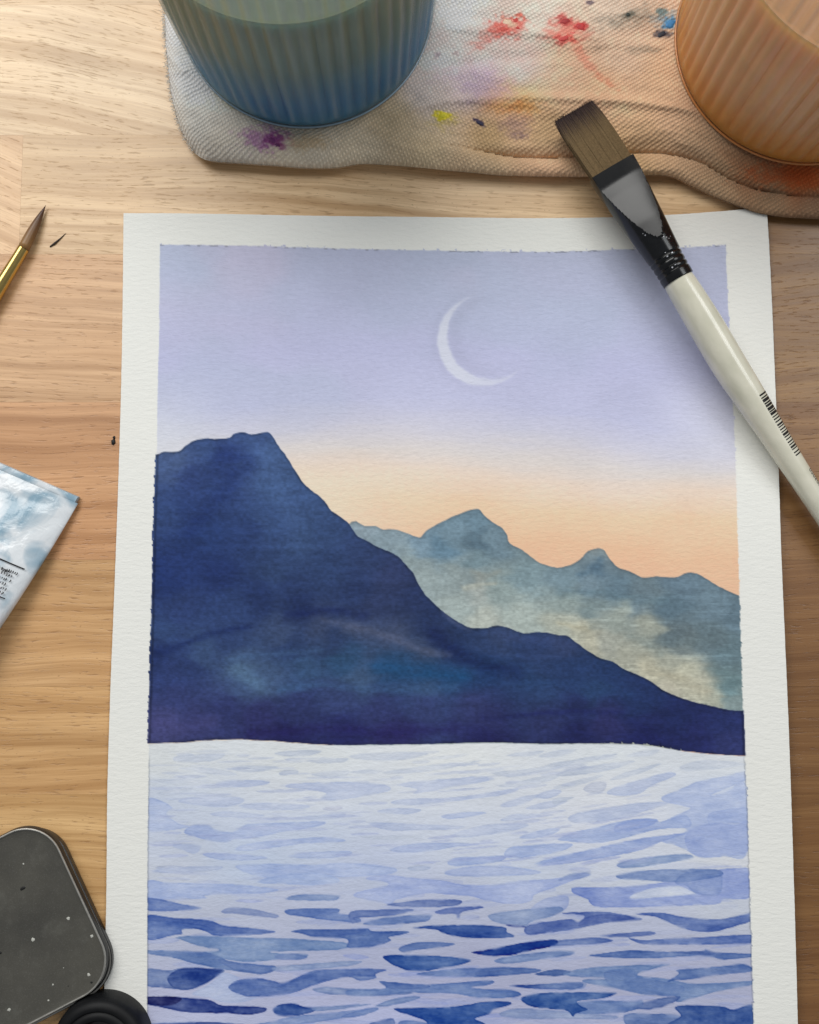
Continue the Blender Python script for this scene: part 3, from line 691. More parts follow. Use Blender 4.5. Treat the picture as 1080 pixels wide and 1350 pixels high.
def lay(rgb, poly, strength, k):
    q = catmull(poly, 4)
    x0, y0 = q.min(0) - 5; x1, y1 = q.max(0) + 5
    i0, i1 = max(0, int((y0 - gy0) / STEP)), min(ny, int((y1 - gy0) / STEP) + 2)
    j0, j1 = max(0, int((x0 - gx0) / STEP)), min(nx, int((x1 - gx0) / STEP) + 2)
    if i1 - i0 < 2 or j1 - j0 < 2: return None
    s_ = (slice(i0, i1), slice(j0, j1))
    X = Xs[s_]; Y = Ys[s_]
    d = sdf(q, X, Y)
    soft = 0.6 + 2.2 * smooth(0.05, 0.22, fbm(X.shape, 5, 16, 700 + k, 2))
    a_ = smooth(-soft, soft, d - 0.35 * (soft - 0.6)) * strength * 0.94
    r = np.random.default_rng(500 + k)
    pool = mott[s_] * 0.5 + fbm(X.shape, 7, 22, 600 + k, 3) * 0.44 + gran[s_] * 0.14
    gradx = (X - x0) / (x1 - x0) - 0.5
    tone = 1 + pool + 0.12 * r.uniform(-1, 1) * gradx - 0.13 * np.exp(-((d - 0.7) / 1.3) ** 2)
    c = np.asarray(rgb, float)
    c = c * 0.88 + 0.12 * np.array((200, 206, 221.)) if sum(rgb) > 520 else (c * 0.84 + 0.16 * np.array((150, 160, 198.)) if sum(rgb) > 285 else c)
    # thin the pigment: where tone > 1 the wash is lighter
    c = c * np.array((0.97, 1.0, 0.935)) if sum(rgb) < 500 else c * np.array((0.97, 0.975, 0.985))
    col = 255 - (255 - c) * (2 - tone)[..., None]
    canvas[s_] = canvas[s_] * (1 - a_[..., None]) + col * a_[..., None]
    return s_, d
# half-dried earlier layer showing in the gaps of the near water
ru = random.Random(8)
for k in range(150):
    y = ru.uniform(1140, 1385); x = ru.uniform(205, 985)
    w = ru.uniform(14, 60); h = ru.uniform(1.5, 4.5); tl = ru.uniform(-.10, .06)
    poly = [(x + w * math.cos(t) * ru.uniform(.8, 1.1), y + h * math.sin(t) + tl * w * math.cos(t)) for t in np.linspace(0, 2 * math.pi, 10)[:-1]]
    f_ = (y - 1140) / 220.0
    lay((168 - 22 * f_, 178 - 18 * f_, 214), poly, ru.uniform(.15, .5), 1200 + k)
n_part = 0
for k, (rgb, poly, strength, part) in enumerate(ST):
    res = lay(rgb, poly, strength, k)
    if res is None: continue
    s_, d = res
    if part:
        n_part += 1
        reg = region[s_]
        reg[(d > 0) & (d_frame[s_] > 0)] = 10 + n_part
# a scatter of the faintest strokes in the pale far water
rs = random.Random(5)
for k in range(170):
    y = rs.uniform(990, 1140); x = rs.uniform(210, 860)
    tiltk = -0.02 - 0.16 * max(0, (x - 450) / 400.0)
    w = rs.uniform(8, 34); h = rs.uniform(1.0, 2.4)
    poly = [(x + w * math.cos(t) , y + h * math.sin(t) + tiltk * w * math.cos(t)) for t in np.linspace(0, 2 * math.pi, 9)[:-1]]
    f_ = (y - 990) / 140.0
    lay((194 - 22 * f_, 201 - 20 * f_, 217), poly, rs.uniform(.25, .7), 900 + k)

# masked edge of the picture: white paper outside, a thin crust of paint on it
crust = np.exp(-((d_frame - 0.6) / 1.0) ** 2) * smooth(990, 1010, PY) * 0.22 + np.exp(-((dt - 0.8) / 1.0) ** 2) * smooth(0.05, 0.25, fbm(SH, 3, 5, 40, 2)) * 0.28
canvas *= (1 - crust * (d_frame > -1))[..., None]
mask = np.maximum(in_frame, edge_mtn * (d_frame > -3.2))
warmp = 1 + 0.012 * fbm(SH, 40, 40, 41, 3)
final = PAPER * warmp[..., None] * (1 - mask[..., None]) + canvas * mask[..., None]
# blossoms of dirty water on the margin
albedo = np.clip(lin(np.clip(final, 4, 250)) / 0.87, 0.004, 0.86)

def paper_material():
    m = Mat("cold_press_paper_and_watercolour").set(Roughness=0.88, Specular_IOR_Level=0.18)
    v = m.mm()
    m.l(m.attr("paint").outputs['Color'], m.b.inputs['Base Color'])
    big = m.noise(m.vmul(v, (0.30, 0.85, 0.5)), 1.0, 3, 0.55, 0.3)
    fine = m.noise(m.vmul(v, (1.1, 1.9, 1.0)), 1.0, 3, 0.6)
    h = m.math('ADD', big, m.math('MULTIPLY', fine, 0.35))
    m.bump(h, 0.80, 0.24)
    return m.m
paper_mat = paper_material()

# paper sheet: traced outline, slight cockle, thickness
p_l = [(281, 163), (420, 161.5), (560, 158.5), (750, 152), (900, 146), (1050, 141.5), (1200, 140), (1460, 134)]
p_r = [(273, 1011), (340, 1015), (450, 1020), (615, 1026.5), (750, 1031), (960, 1040), (1170, 1047), (1350, 1052), (1460, 1055)]
p_t = [(163, 281), (260, 281.5), (420, 284.5), (560, 286), (700, 287.5), (800, 286.5), (876, 283.5), (950, 278.5), (1011, 273)]
def zpaper(x, y):
    x = np.asarray(x, float); y = np.asarray(y, float)
    z = 0.55 + (1.2 + 3.2 * smooth(420, 760, y)) * smooth(700, 1060, x) ** 1.3 + 0.7 * smooth(260, 140, x) * smooth(600, 1200, y)
    z = z + 0.25 * np.sin(x / 130.0 + y / 210.0) * np.sin(y / 170.0) + 1.0 * smooth(900, 1020, x) * smooth(420, 270, y)
    return np.maximum(z, 0.45)
ZG = zpaper(PX, PY)
VG = P(PX, PY, ZG).reshape(-1, 3)
CG = albedo.reshape(-1, 3)
quads = grid_faces(ny, nx)
freg = region[:-1, :-1].reshape(-1)

painting = thing("painting", "watercolour of dark blue mountains, sunset sky and crescent moon over rippled water on white paper", "painting",
                 tuple(P(590, 800, 0)))
def sub(name, sel, parent, label=None):
    q = quads[sel]
    if not len(q): return None
    idx, inv = np.unique(q, return_inverse=True)
    o = mesh_obj(name, VG[idx], inv.reshape(-1, 4), paper_mat, parent, True, colors=CG[idx])
    if label: o['label'] = label
    return o
# paper with its border
ring_in = [(0, j) for j in range(nx)] + [(i, nx - 1) for i in range(1, ny)] + [(ny - 1, j) for j in range(nx - 2, -1, -1)] + [(i, 0) for i in range(ny - 2, 0, -1)]
ring_in = ring_in[::3]
outl = []
for (i, j) in ring_in:
    x, y = gx0 + STEP * j, gy0 + STEP * i
    u = (x - gx0) / (gx1 - gx0); v_ = (y - gy0) / (gy1 - gy0)
    # map ring position to the outline
    if i == 0:
        xx = interp(p_l, 281) + u * (1011 - 163); outl.append((xx, float(smooth_interp(p_t, xx))))
    elif j == nx - 1:
        yy_ = 273 + v_ * (1455 - 273); outl.append((float(smooth_interp(p_r, yy_)), yy_))
    elif i == ny - 1:
        xl, xr = float(interp(p_l, 1455)), float(interp(p_r, 1455)); outl.append((xl + u * (xr - xl), 1455))
    else:
        yy_ = 281 + v_ * (1455 - 281); outl.append((float(smooth_interp(p_l, yy_)), yy_))
outl = np.array(outl)
rough_e = np.array([random.uniform(-.16, .16) for _ in outl])
outl[:, 0] += rough_e; outl[:, 1] += np.roll(rough_e, 3) * 0.8
inn = np.array([(gx0 + STEP * j, gy0 + STEP * i) for i, j in ring_in])
nr_ = len(inn)
sel0 = np.where(freg == 0)[0]
q0 = quads[sel0]
idx, inv = np.unique(q0, return_inverse=True)
pv = [VG[idx]]; pf = list(map(tuple, inv.reshape(-1, 4))); base_n = len(idx)
rows_b = 14
pc = [CG[idx]]
pap_alb = np.clip(lin(PAPER) / 0.87, 0, .86)
for r in range(rows_b + 1):
    t = r / rows_b
    q_ = inn * (1 - t) + outl * t
    zz = zpaper(q_[:, 0], q_[:, 1]) - (0.06 if r == rows_b else 0.0)
    pv.append(P(q_[:, 0], q_[:, 1], zz)); pc.append(np.tile(pap_alb, (nr_, 1)))
q_ = outl.copy(); zz = np.maximum(zpaper(q_[:, 0], q_[:, 1]) - 0.5, 0.02)
pv.append(P(q_[:, 0], q_[:, 1], zpaper(q_[:, 0], q_[:, 1])) * [1, 1, 0] + np.stack([0 * zz, 0 * zz, zz], -1)); pc.append(np.tile(pap_alb * 0.97, (nr_, 1)))
gf = grid_faces(rows_b + 2, nr_, True) + base_n
pf += [tuple(f[::-1]) for f in gf]
paper = mesh_obj("paper", np.vstack(pv), pf, paper_mat, painting, True, 50, colors=np.vstack(pc))
sub("painted_sky", freg == 1, painting)
sub("crescent_moon", freg == 2, painting)
sub("painted_mountain", freg == 3, painting, "pale blue-grey far mountain range")
sub("painted_mountain", freg == 4, painting, "dark indigo near mountain")
sub("painted_water", freg == 5, painting)
for k in range(11, 11 + n_part):
    if (freg == k).sum() > 20:
        sub("brush_stroke", freg == k, painting)

# ================================================================ RAG
rag_l = [(-300, 216), (0, 217), (60, 219), (110, 224), (150, 232), (180, 243), (203, 258)]
rag_b = [(258, 203), (272, 211), (300, 214), (350, 217), (400, 221), (440, 221), (475, 216), (512, 217.5), (562, 222), (625, 228), (670, 232), (750, 233.5), (850, 231), (887, 234),
         (915, 247), (949, 262), (978, 273), (1011, 283), (1080, 289), (1290, 296)]
rag_v = [(258, 190), (500, 192), (560, 190), (600, 193), (640, 201), (680, 208), (740, 209), (780, 205), (840, 203), (890, 206), (927, 217), (960, 236), (1000, 251), (1080, 262), (1290, 272)]
ridge = [(258, 120), (500, 148), (560, 138), (620, 130), (700, 128), (780, 130), (860, 137), (940, 150), (1100, 190), (1290, 200)]
ncx, nry = 620, 300
U, V = np.meshgrid(np.linspace(0, 1, ncx), np.linspace(0, 1, nry) ** 0.85)
xb = 258 + U * (1290 - 258)
yb_ = smooth_interp(rag_b, xb)
yl = -300 + V * (203 + 300)
xl_ = smooth_interp(rag_l, yl)
RX = xl_ + U * (1290 - xl_)
RY = -300 + V * (smooth_interp(rag_b, RX) + 300)
fz = np.random.default_rng(77)
sh = RX.shape
RX[:, 0] += fz.uniform(-1.2, 1.2, nry)
RY += (1.6 * fbm(sh, 60, 34, 62, 3) * smooth(60, 240, RY - 0 * RX)); Bq = smooth_interp(rag_b, RX) + 0.8; Vq = smooth_interp(rag_v, RX); Rq = smooth_interp(ridge, RX)
db = Bq - RY; dle = RX - smooth_interp(rag_l, np.clip(RY, -300, 203))
def rnd(t): 
    t = np.clip(t, 0, 1); return np.sqrt(np.maximum(0, 1 - (1 - t) ** 2))
zt = 9.0
low_n = fbm(sh, 60, 90, 51, 3) * 1.3; crease = fbm(sh, 14, 50, 52, 4) * 1.8
zt_ = zt + 1.6 * low_n + 0.7 * crease
zA = 3.0 + (zt_ - 3.0) * rnd((db + 1) / 44.0)
# two folded layers on the right: a valley, then the rolled hem
up = 2.6 + (zt_ - 2.6 + 0.9 * np.exp(-((RY - Rq) / 6.0) ** 2) - 2.6 * smooth(0, 60, RY - Rq)) * rnd((Vq - RY) / 26.0)
tt = np.clip((RY - Vq) / np.maximum(Bq - Vq, 1), 0, 1)
roll = 2.2 + 3.8 * np.sqrt(np.maximum(0, 1 - np.abs(2 * tt - 0.85) ** 2.0 / 1.35))
zB = np.where(RY < Vq, up, roll)
bl = smooth(545, 690, RX)
zC = zA + 1.1 * np.exp(-((RY - Rq) / 7.0) ** 2) * smooth(430, 560, RX)
ZR = zC * (1 - bl) + zB * bl
rg = 1 - np.abs(fbm(sh, 50, 130, 64, 2)) * 5.0
rg2 = 1 - np.abs(fbm(sh, 26, 60, 65, 2)) * 5.5
ZR += 0.55 * np.maximum(0, rg) ** 2.2 * smooth(0, 40, db) + 0.22 * np.maximum(0, rg2) ** 2.5
ZR = 2.0 + (ZR - 2.0) * rnd((dle + 1.0) / 20.0)
# soft dent and crease left of the jar
ZR -= 1.0 * np.exp(-(((RX - 285) / 26) ** 2 + ((RY - 122) / 9) ** 2))
ZR += 0.7 * np.exp(-(((RX - 250) + (RY - 95) * -1.4) / 10) ** 2) * smooth(140, 90, RY) * smooth(40, 80, RY)
ZR += 0.5 * np.exp(-((RY - 38 - 0.06 * (RX - 600)) / 5.0) ** 2) * smooth(560, 620, RX) * smooth(900, 700, RX)
ZR -= 0.6 * np.exp(-((RY - 85 + 0.10 * (RX - 600)) / 7.0) ** 2) * smooth(560, 600, RX) * smooth(800, 640, RX)
Z_FLAT = 8.6
flat = np.zeros(sh)
for (jx, jy, jr) in ((404, 5, 176), (1057, 51, 178)):
    flat = np.maximum(flat, smooth(jr, jr - 26, np.hypot(RX - jx, RY - jy)))
ZR = ZR * (1 - flat) + np.minimum(ZR, Z_FLAT) * flat
# colours
rag_pts = [(225, 20, (226, 224, 222)), (230, 100, (222, 221, 218)), (250, 170, (206, 202, 194)), (300, 200, (196, 188, 176)), (400, 205, (200, 188, 168)), (470, 200, (196, 182, 158)), (560, 200, (196, 176, 144)),
           (600, 20, (230, 222, 218)), (590, 80, (222, 212, 208)), (640, 60, (226, 204, 196)), (560, 120, (204, 192, 186)), (620, 110, (206, 190, 194)), (640, 95, (204, 186, 196)), (700, 20, (228, 210, 198)), (690, 90, (218, 196, 192)),
           (660, 135, (222, 178, 138)), (690, 125, (226, 172, 128)), (720, 170, (196, 164, 126)), (640, 180, (196, 164, 122)), (760, 80, (222, 184, 156)), (800, 110, (226, 184, 150)), (820, 70, (216, 188, 164)), (800, 20, (212, 194, 176)),
           (880, 100, (220, 184, 150)), (880, 160, (214, 178, 146)), (860, 180, (200, 166, 130)), (820, 215, (206, 172, 128)), (920, 190, (186, 156, 126)), (950, 240, (176, 148, 118)), (1020, 260, (150, 124, 98)), (1070, 270, (134, 108, 86)),
           (990, 225, (156, 114, 84)), (1060, 235, (176, 96, 52)), (620, 222, (198, 172, 140)), (720, 222, (206, 168, 136)), (520, 160, (188, 170, 140))]  # browner front and right corner: staining plus jar shade put into the colour
rc = idw(RX + 20 * fbm(sh, 20, 30, 55, 3), RY + 14 * fbm(sh, 20, 30, 56, 3), rag_pts, 16, 1.7)
rc *= (1 + 0.22 * fbm(sh, 30, 40, 57, 4) + 0.10 * fbm(sh, 4, 4, 58, 2))[..., None]
sn = fbm(sh, 5, 6, 59, 3) * 0.7 + fbm(sh, 2, 2.4, 63, 1) * 1.1
sn2 = fbm(sh, 9, 12, 60, 3)
def stain_or_glow(x, y, rx, ry, col, a, hard=0.5, ang=0.0):
    global rc
    ca, sa = math.cos(ang), math.sin(ang)
    dx, dy = RX - x, RY - y
    e = np.hypot((dx * ca + dy * sa) / rx, (-dx * sa + dy * ca) / ry)
    k = 0.76 * a * smooth(1.0 + hard, 1.0 - hard, e + sn * 1.1 + sn2 * 0.6)
    rc = rc * (1 - k[..., None]) + np.asarray(col, float) * k[..., None]
stain_or_glow(352, 183, 26, 14, (160, 96, 160), .75, .7)
stain_or_glow(362, 184, 12, 9, (112, 36, 104), .85, .6)
stain_or_glow(372, 193, 8, 5, (110, 40, 96), .6, .6)
stain_or_glow(308, 133, 22, 8, (150, 150, 104), .55, .7, .6)
stain_or_glow(405, 188, 26, 9, (176, 140, 92), .5, .7)
stain_or_glow(584, 152, 9.5, 7, (226, 214, 30), .97, .35)
stain_or_glow(586, 158, 17, 10, (190, 170, 50), .35, .7)
stain_or_glow(631, 161, 7.5, 2.6, (40, 34, 74), .97, .3, .6)
stain_or_glow(680, 165, 16, 12, (120, 96, 112), .45, .8)
stain_or_glow(688, 178, 7, 4, (90, 70, 90), .5, .7)
stain_or_glow(577, 72, 3.5, 5, (120, 108, 128), .5, .5)
stain_or_glow(601, 71, 3.5, 3, (130, 116, 122), .5, .5)
stain_or_glow(655, 40, 26, 9, (222, 120, 104), .5, .8, -.5)
stain_or_glow(672, 34, 22, 12, (214, 72, 62), .72, .6)
stain_or_glow(672, 31, 9, 4, (250, 226, 190), .85, .5, .5)
stain_or_glow(684, 22, 7, 4, (220, 88, 70), .7, .5)
stain_or_glow(645, 52, 22, 5, (214, 104, 96), .45, .7, -.5)
stain_or_glow(748, 38, 24, 15, (222, 100, 90), .7, .7)
stain_or_glow(744, 27, 9, 5, (160, 40, 44), .75, .6)
stain_or_glow(767, 35, 8, 5, (186, 46, 50), .75, .5)
stain_or_glow(742, 52, 10, 5, (204, 60, 62), .7, .6)
stain_or_glow(768, 74, 26, 6, (214, 110, 92), .5, .8, .9)
stain_or_glow(800, 108, 16, 4, (196, 112, 88), .55, .7, .6)
stain_or_glow(835, 22, 34, 9, (120, 118, 108), .55, .8, -.25)
stain_or_glow(828, 19, 7, 4, (50, 58, 54), .7, .6)
stain_or_glow(790, 27, 12, 5, (120, 116, 108), .4, .7)
stain_or_glow(778, 3, 5, 2.5, (60, 50, 70), .8, .5)
stain_or_glow(882, 26, 15, 10, (90, 150, 190), .5, .7)
stain_or_glow(883, 31, 9, 7, (52, 128, 190), .85, .5, -.4)
stain_or_glow(874, 45, 9, 5, (36, 40, 58), .85, .6)
stain_or_glow(872, 16, 8, 4, (70, 104, 110), .7, .6)
stain_or_glow(848, 65, 20, 5, (124, 120, 108), .5, .8)
stain_or_glow(790, 63, 10, 3, (130, 112, 96), .4, .7)
stain_or_glow(662, 140, 20, 8, (226, 146, 70), .5, .8)
stain_or_glow(694, 140, 14, 9, (222, 136, 62), .5, .8)
stain_or_glow(640, 118, 26, 16, (178, 152, 186), .5, .9)
stain_or_glow(610, 100, 30, 14, (190, 170, 196), .35, .9)
stain_or_glow(1060, 232, 60, 14, (176, 66, 22), .55, .8)  # orange light through the jar, painted onto the cloth
rag_alb = np.clip(lin(np.clip(rc, 5, 250)) / 0.78, 0.005, 0.88)

def rag_material():
    m = Mat("canvas_cloth").set(Roughness=0.95, Specular_IOR_Level=0.1)
    v = m.mm()
    wob_ = m.noise(v, 0.16, 2, 0.5, color=True)
    vv = m.vadd(v, m.vmul(wob_, (1.6, 1.6, 0)))
    hs = []
    for a_, per in ((math.radians(58), 1.34), (math.radians(-26), 1.20)):
        mp = m.n('ShaderNodeMapping'); m.l(vv, mp.inputs[0]); mp.inputs['Rotation'].default_value = (0, 0, a_)
        w = m.n('ShaderNodeTexWave', wave_type='BANDS', bands_direction='X', wave_profile='SIN')
        m.l(mp.outputs[0], w.inputs['Vector'])
        w.inputs['Scale'].default_value = 2 * math.pi / per / 20.0
        w.inputs['Distortion'].default_value = 0.7; w.inputs['Detail'].default_value = 1
        w.inputs['Detail Scale'].default_value = 0.8
        hs.append(w.outputs['Fac'])
    h = m.math('ADD', m.math('MULTIPLY', m.math('MULTIPLY', hs[0], hs[1]), 0.9), m.math('MULTIPLY', hs[0], 0.28))
    fuzz = m.noise(v, 1.6, 4, 0.65)
    h2 = m.math('ADD', h, m.math('MULTIPLY', fuzz, 0.45))
    weave_shade = m.ramp(h, [(0.15, (0.86, 0.84, 0.82, 1)), (0.75, (1.05, 1.05, 1.05, 1))])  # gaps between threads darkened in the colour, as shade would
    m.l(m.mix(1.0, m.attr("paint").outputs['Color'], weave_shade, 'MULTIPLY'), m.b.inputs['Base Color'])
    m.bump(h2, 0.66, 0.40)
    m.b.inputs['Sheen Weight'].default_value = 0.15
    return m.m
rag_mat = rag_material()
rag = thing("paint_rag", "folded canvas paint rag with red, blue, yellow and violet stains under the two water jars", "cloth", tuple(P(700, 60, 0)))
rv = P(RX, RY, ZR).reshape(-1, 3)
rf = [tuple(f[::-1]) for f in grid_faces(nry, ncx)]
# turned-under skirt down to the table
edge_idx = [i * ncx for i in range(nry)] + [(nry - 1) * ncx + j for j in range(1, ncx)]
ev = rv[edge_idx]
cen = P(700, 0, 0)
sk1 = ev.copy(); sk1[:, 2] *= 0.55; sk1[:, :2] += (cen - ev)[:, :2] / np.linalg.norm((cen - ev)[:, :2], axis=1)[:, None] * 1.0
sk2 = ev.copy(); dirv = (cen - ev)[:, :2]; dirv /= np.linalg.norm(dirv, axis=1)[:, None]
sk2[:, :2] += dirv * 4.0; sk2[:, 2] = 0.03
n0 = len(rv); ne = len(ev)
allv = np.vstack([rv, sk1, sk2])
cc = np.vstack([rag_alb.reshape(-1, 3), rag_alb.reshape(-1, 3)[edge_idx], rag_alb.reshape(-1, 3)[edge_idx]])
for i in range(ne - 1):
    rf.append((edge_idx[i], edge_idx[i + 1], n0 + i + 1, n0 + i))
    rf.append((n0 + i, n0 + i + 1, n0 + ne + i + 1, n0 + ne + i))
mesh_obj("folded_cloth", allv, np.array(rf), rag_mat, rag, True, colors=cc)

def tubes(name, lines, radii, mat, parent, seg=4, colors=None):
    vs, fs, cs = [], [], []
    for li, (ln, rad) in enumerate(zip(lines, radii)):
        ln = np.asarray(ln, float)
        b0 = len(vs)
        for i, p in enumerate(ln):
            d = ln[min(i + 1, len(ln) - 1)] - ln[max(i - 1, 0)]
            d /= max(np.linalg.norm(d), 1e-9)
            up = np.array((0, 0, 1.0)) if abs(d[2]) < 0.9 else np.array((1.0, 0, 0))
            s = np.cross(d, up); s /= np.linalg.norm(s); u = np.cross(s, d)
            r = rad if np.isscalar(rad) else rad[i]
            for k in range(seg):
                a_ = 2 * math.pi * k / seg
                vs.append(p + r * (math.cos(a_) * s + math.sin(a_) * u))
                if colors is not None: cs.append(colors[li][i])
        for i in range(len(ln) - 1):
            for k in range(seg):
                fs.append((b0 + i * seg + k, b0 + i * seg + (k + 1) % seg, b0 + (i + 1) * seg + (k + 1) % seg, b0 + (i + 1) * seg + k))
    return mesh_obj(name, np.array(vs), np.array(fs), mat, parent, True, colors=np.array(cs) if colors is not None else None)

thread_mat = simple("cotton_thread", (226, 222, 214), 0.95, spec=0.1)
lines = []
for k in range(420):
    y = random.uniform(-60, 200)
    x = float(smooth_interp(rag_l, y)) + random.uniform(-1.0, 2.5)
    z = random.uniform(0.8, 5.5)
    ang_ = random.uniform(-1.2, 1.2); ln_ = random.uniform(.5, 1.7)
    p0 = P(x, y, z); d = np.array((-math.cos(ang_), math.sin(ang_), random.uniform(-.4, .4)))
    p1 = p0 + d * ln_ * .5 + np.array((0, random.uniform(-.3, .3), .1)); p2 = p0 + d * ln_
    lines.append([p0 - d * .3, p1, p2])
tubes("frayed_edge", lines, [0.09] * len(lines), thread_mat, rag, 3)

def dab(name, px, py, z, r, mat, parent, squash=.25, stretch=1.0, an=0.0):
    c = P(px, py, z)
    vs, rows = [], [(1.0, 0.0), (.85, .55), (.45, .9)]
    rr_ = random.Random(int(px * 13 + py))
    jit_ = [rr_.uniform(.7, 1.25) for _ in range(11)]
    for k_, hh in rows:
        for i in range(11):
            q = 2 * math.pi * i / 11
            x, y = r * k_ * jit_[i] * math.cos(q) * stretch, r * k_ * jit_[i] * math.sin(q)
            vs.append(c + np.array((x * math.cos(an) - y * math.sin(an), x * math.sin(an) + y * math.cos(an), hh * r * squash)))
    fs = [tuple(f) for f in grid_faces(3, 11, True)] + [tuple(range(22, 33))]
    return mesh_obj(name, np.array(vs), fs, mat, parent, True)
def zrag(px, py):
    i = int(np.argmin((RX - px) ** 2 + (RY - py) ** 2))
    return float(ZR.ravel()[i])
for (x, y, r, c_, st_, an_) in [(669, 30, 1.5, (236, 206, 176), 1.6, .4), (680, 27, 1.1, (206, 66, 58), 1.4, .9), (664, 39, 1.2, (214, 84, 70), 1.8, .2), (683, 37, .8, (200, 60, 54), 1.2, 0), (745, 28, 1.4, (168, 44, 46), 1.5, .2),
        (766, 35, 1.5, (190, 48, 50), 1.5, -.5), (743, 51, 1.3, (206, 70, 68), 1.7, .3), (755, 44, .8, (220, 110, 100), 1.6, .1), (884, 31, 1.6, (60, 132, 188), 1.5, .8), (873, 45, 1.2, (34, 38, 54), 1.8, .4), (584, 152, 1.5, (220, 208, 40), 1.4, .2),
        (631, 161, .9, (36, 30, 66), 2.4, -.6), (828, 19, .8, (46, 54, 50), 1.4, 0), (358, 184, 1.2, (120, 48, 112), 1.4, -.6), (366, 191, .8, (104, 36, 94), 1.5, -.4)]:
    dab("dried_paint", x, y, zrag(x, y) - 0.03, r * .8, simple("dried_paint_%d_%d" % (x, y), c_, .6, var=.2, vscale=1.2), rag, .22, st_, an_)

# ================================================================ JARS
def lathe(profile, seg, ribs=0, amp=0.0, rib_range=(0, 0)):
    """profile [(r,z)], ribs modulate r inside rib_range with soft ends"""
    th = 2 * math.pi * np.arange(seg) / seg
    rows = []
    for r, z in profile:
        k = 0.0
        if ribs and r > 1:
            k = float(smooth(rib_range[0], rib_range[0] + 5, z) * smooth(rib_range[1], rib_range[1] - 5, z))
        prof = np.abs(np.cos(ribs * th / 2)) ** 0.9 - 0.6 if ribs else 0
        rad = r + amp * k * prof
        rows.append(np.stack([rad * np.cos(th), rad * np.sin(th), np.full(seg, float(z))], -1))
    return np.vstack(rows), grid_faces(len(profile), seg, True)

def glass_material(ribs, spin, haze):
    m = Mat("hazy_ribbed_glass")
    t = m.t
    tr = t.nodes.new('ShaderNodeBsdfTransparent'); tr.inputs[0].default_value = (0.95, 0.965, 0.96, 1)
    gl = t.nodes.new('ShaderNodeBsdfGlossy'); gl.inputs[0].default_value = (1, 1, 1, 1)
    di = t.nodes.new('ShaderNodeBsdfDiffuse'); di.inputs[0].default_value = L4(haze)
    f = m.noise(m.mm(), 0.25, 3)
    m.l(m.ramp(f, [(0.3, 0.10), (0.8, 0.24)]), gl.inputs['Roughness'])
    fr = t.nodes.new('ShaderNodeLayerWeight'); fr.inputs[0].default_value = 0.5
    m1 = t.nodes.new('ShaderNodeMixShader'); m2 = t.nodes.new('ShaderNodeMixShader')
    smear = m.noise(m.vmul(m.mm(), (0.10, 0.10, 0.04)), 1.0, 4, 0.6)
    # pale stripes on the rib crests paint in the light lines of ribbed glass
    sep = t.nodes.new('ShaderNodeSeparateXYZ'); m.l(m.mm(), sep.inputs[0])
    th_ = m.math('ARCTAN2', sep.outputs[1], sep.outputs[0])
    ph = m.math('MULTIPLY', m.math('SUBTRACT', th_, spin), ribs / 2.0)
    crest = m.math('POWER', m.math('ABSOLUTE', m.math('COSINE', ph)), 7.0)
    band = m.noise(m.vmul(m.mm(), (0.11, 0.11, 0.012)), 1.0, 2, 0.5)
    crest = m.math('MULTIPLY', crest, m.ramp(band, [(0.35, 0.03), (0.70, 0.26)]))
    up_ = m.math('MULTIPLY', m.math('GREATER_THAN', sep.outputs[2], 6.0), m.math('LESS_THAN', sep.outputs[2], 90.0))
    m.l(m.math('ADD', m.ramp(smear, [(0.35, 0.03), (0.75, 0.13)]), m.math('MULTIPLY', crest, up_)), m1.inputs[0]); m.l(tr.outputs[0], m1.inputs[1]); m.l(di.outputs[0], m1.inputs[2])
    m.l(m.math('ADD', m.math('MULTIPLY', m.math('POWER', fr.outputs['Facing'], 4.0), 0.22), 0.03), m2.inputs[0]); m.l(m1.outputs[0], m2.inputs[1]); m.l(gl.outputs[0], m2.inputs[2])
    m.l(m2.outputs[0], t.nodes['Material Output'].inputs[0])
    return m.m

def liquid_material(name):
    m = Mat(name).set(Roughness=0.55, Specular_IOR_Level=0.08)
    c = m.attr("paint").outputs['Color']
    f = m.noise(m.vmul(m.mm(), (0.05, 0.05, 0.08)), 1.0, 4, 0.6, 0.8)
    m.l(m.mix(1.0, c, m.ramp(f, [(0.25, 0.93), (0.75, 1.04)]), 'MULTIPLY'), m.b.inputs['Base Color'])
    m.b.inputs['Subsurface Weight'].default_value = 0.55
    m.b.inputs['Subsurface Scale'].default_value = 0.022
    return m.m

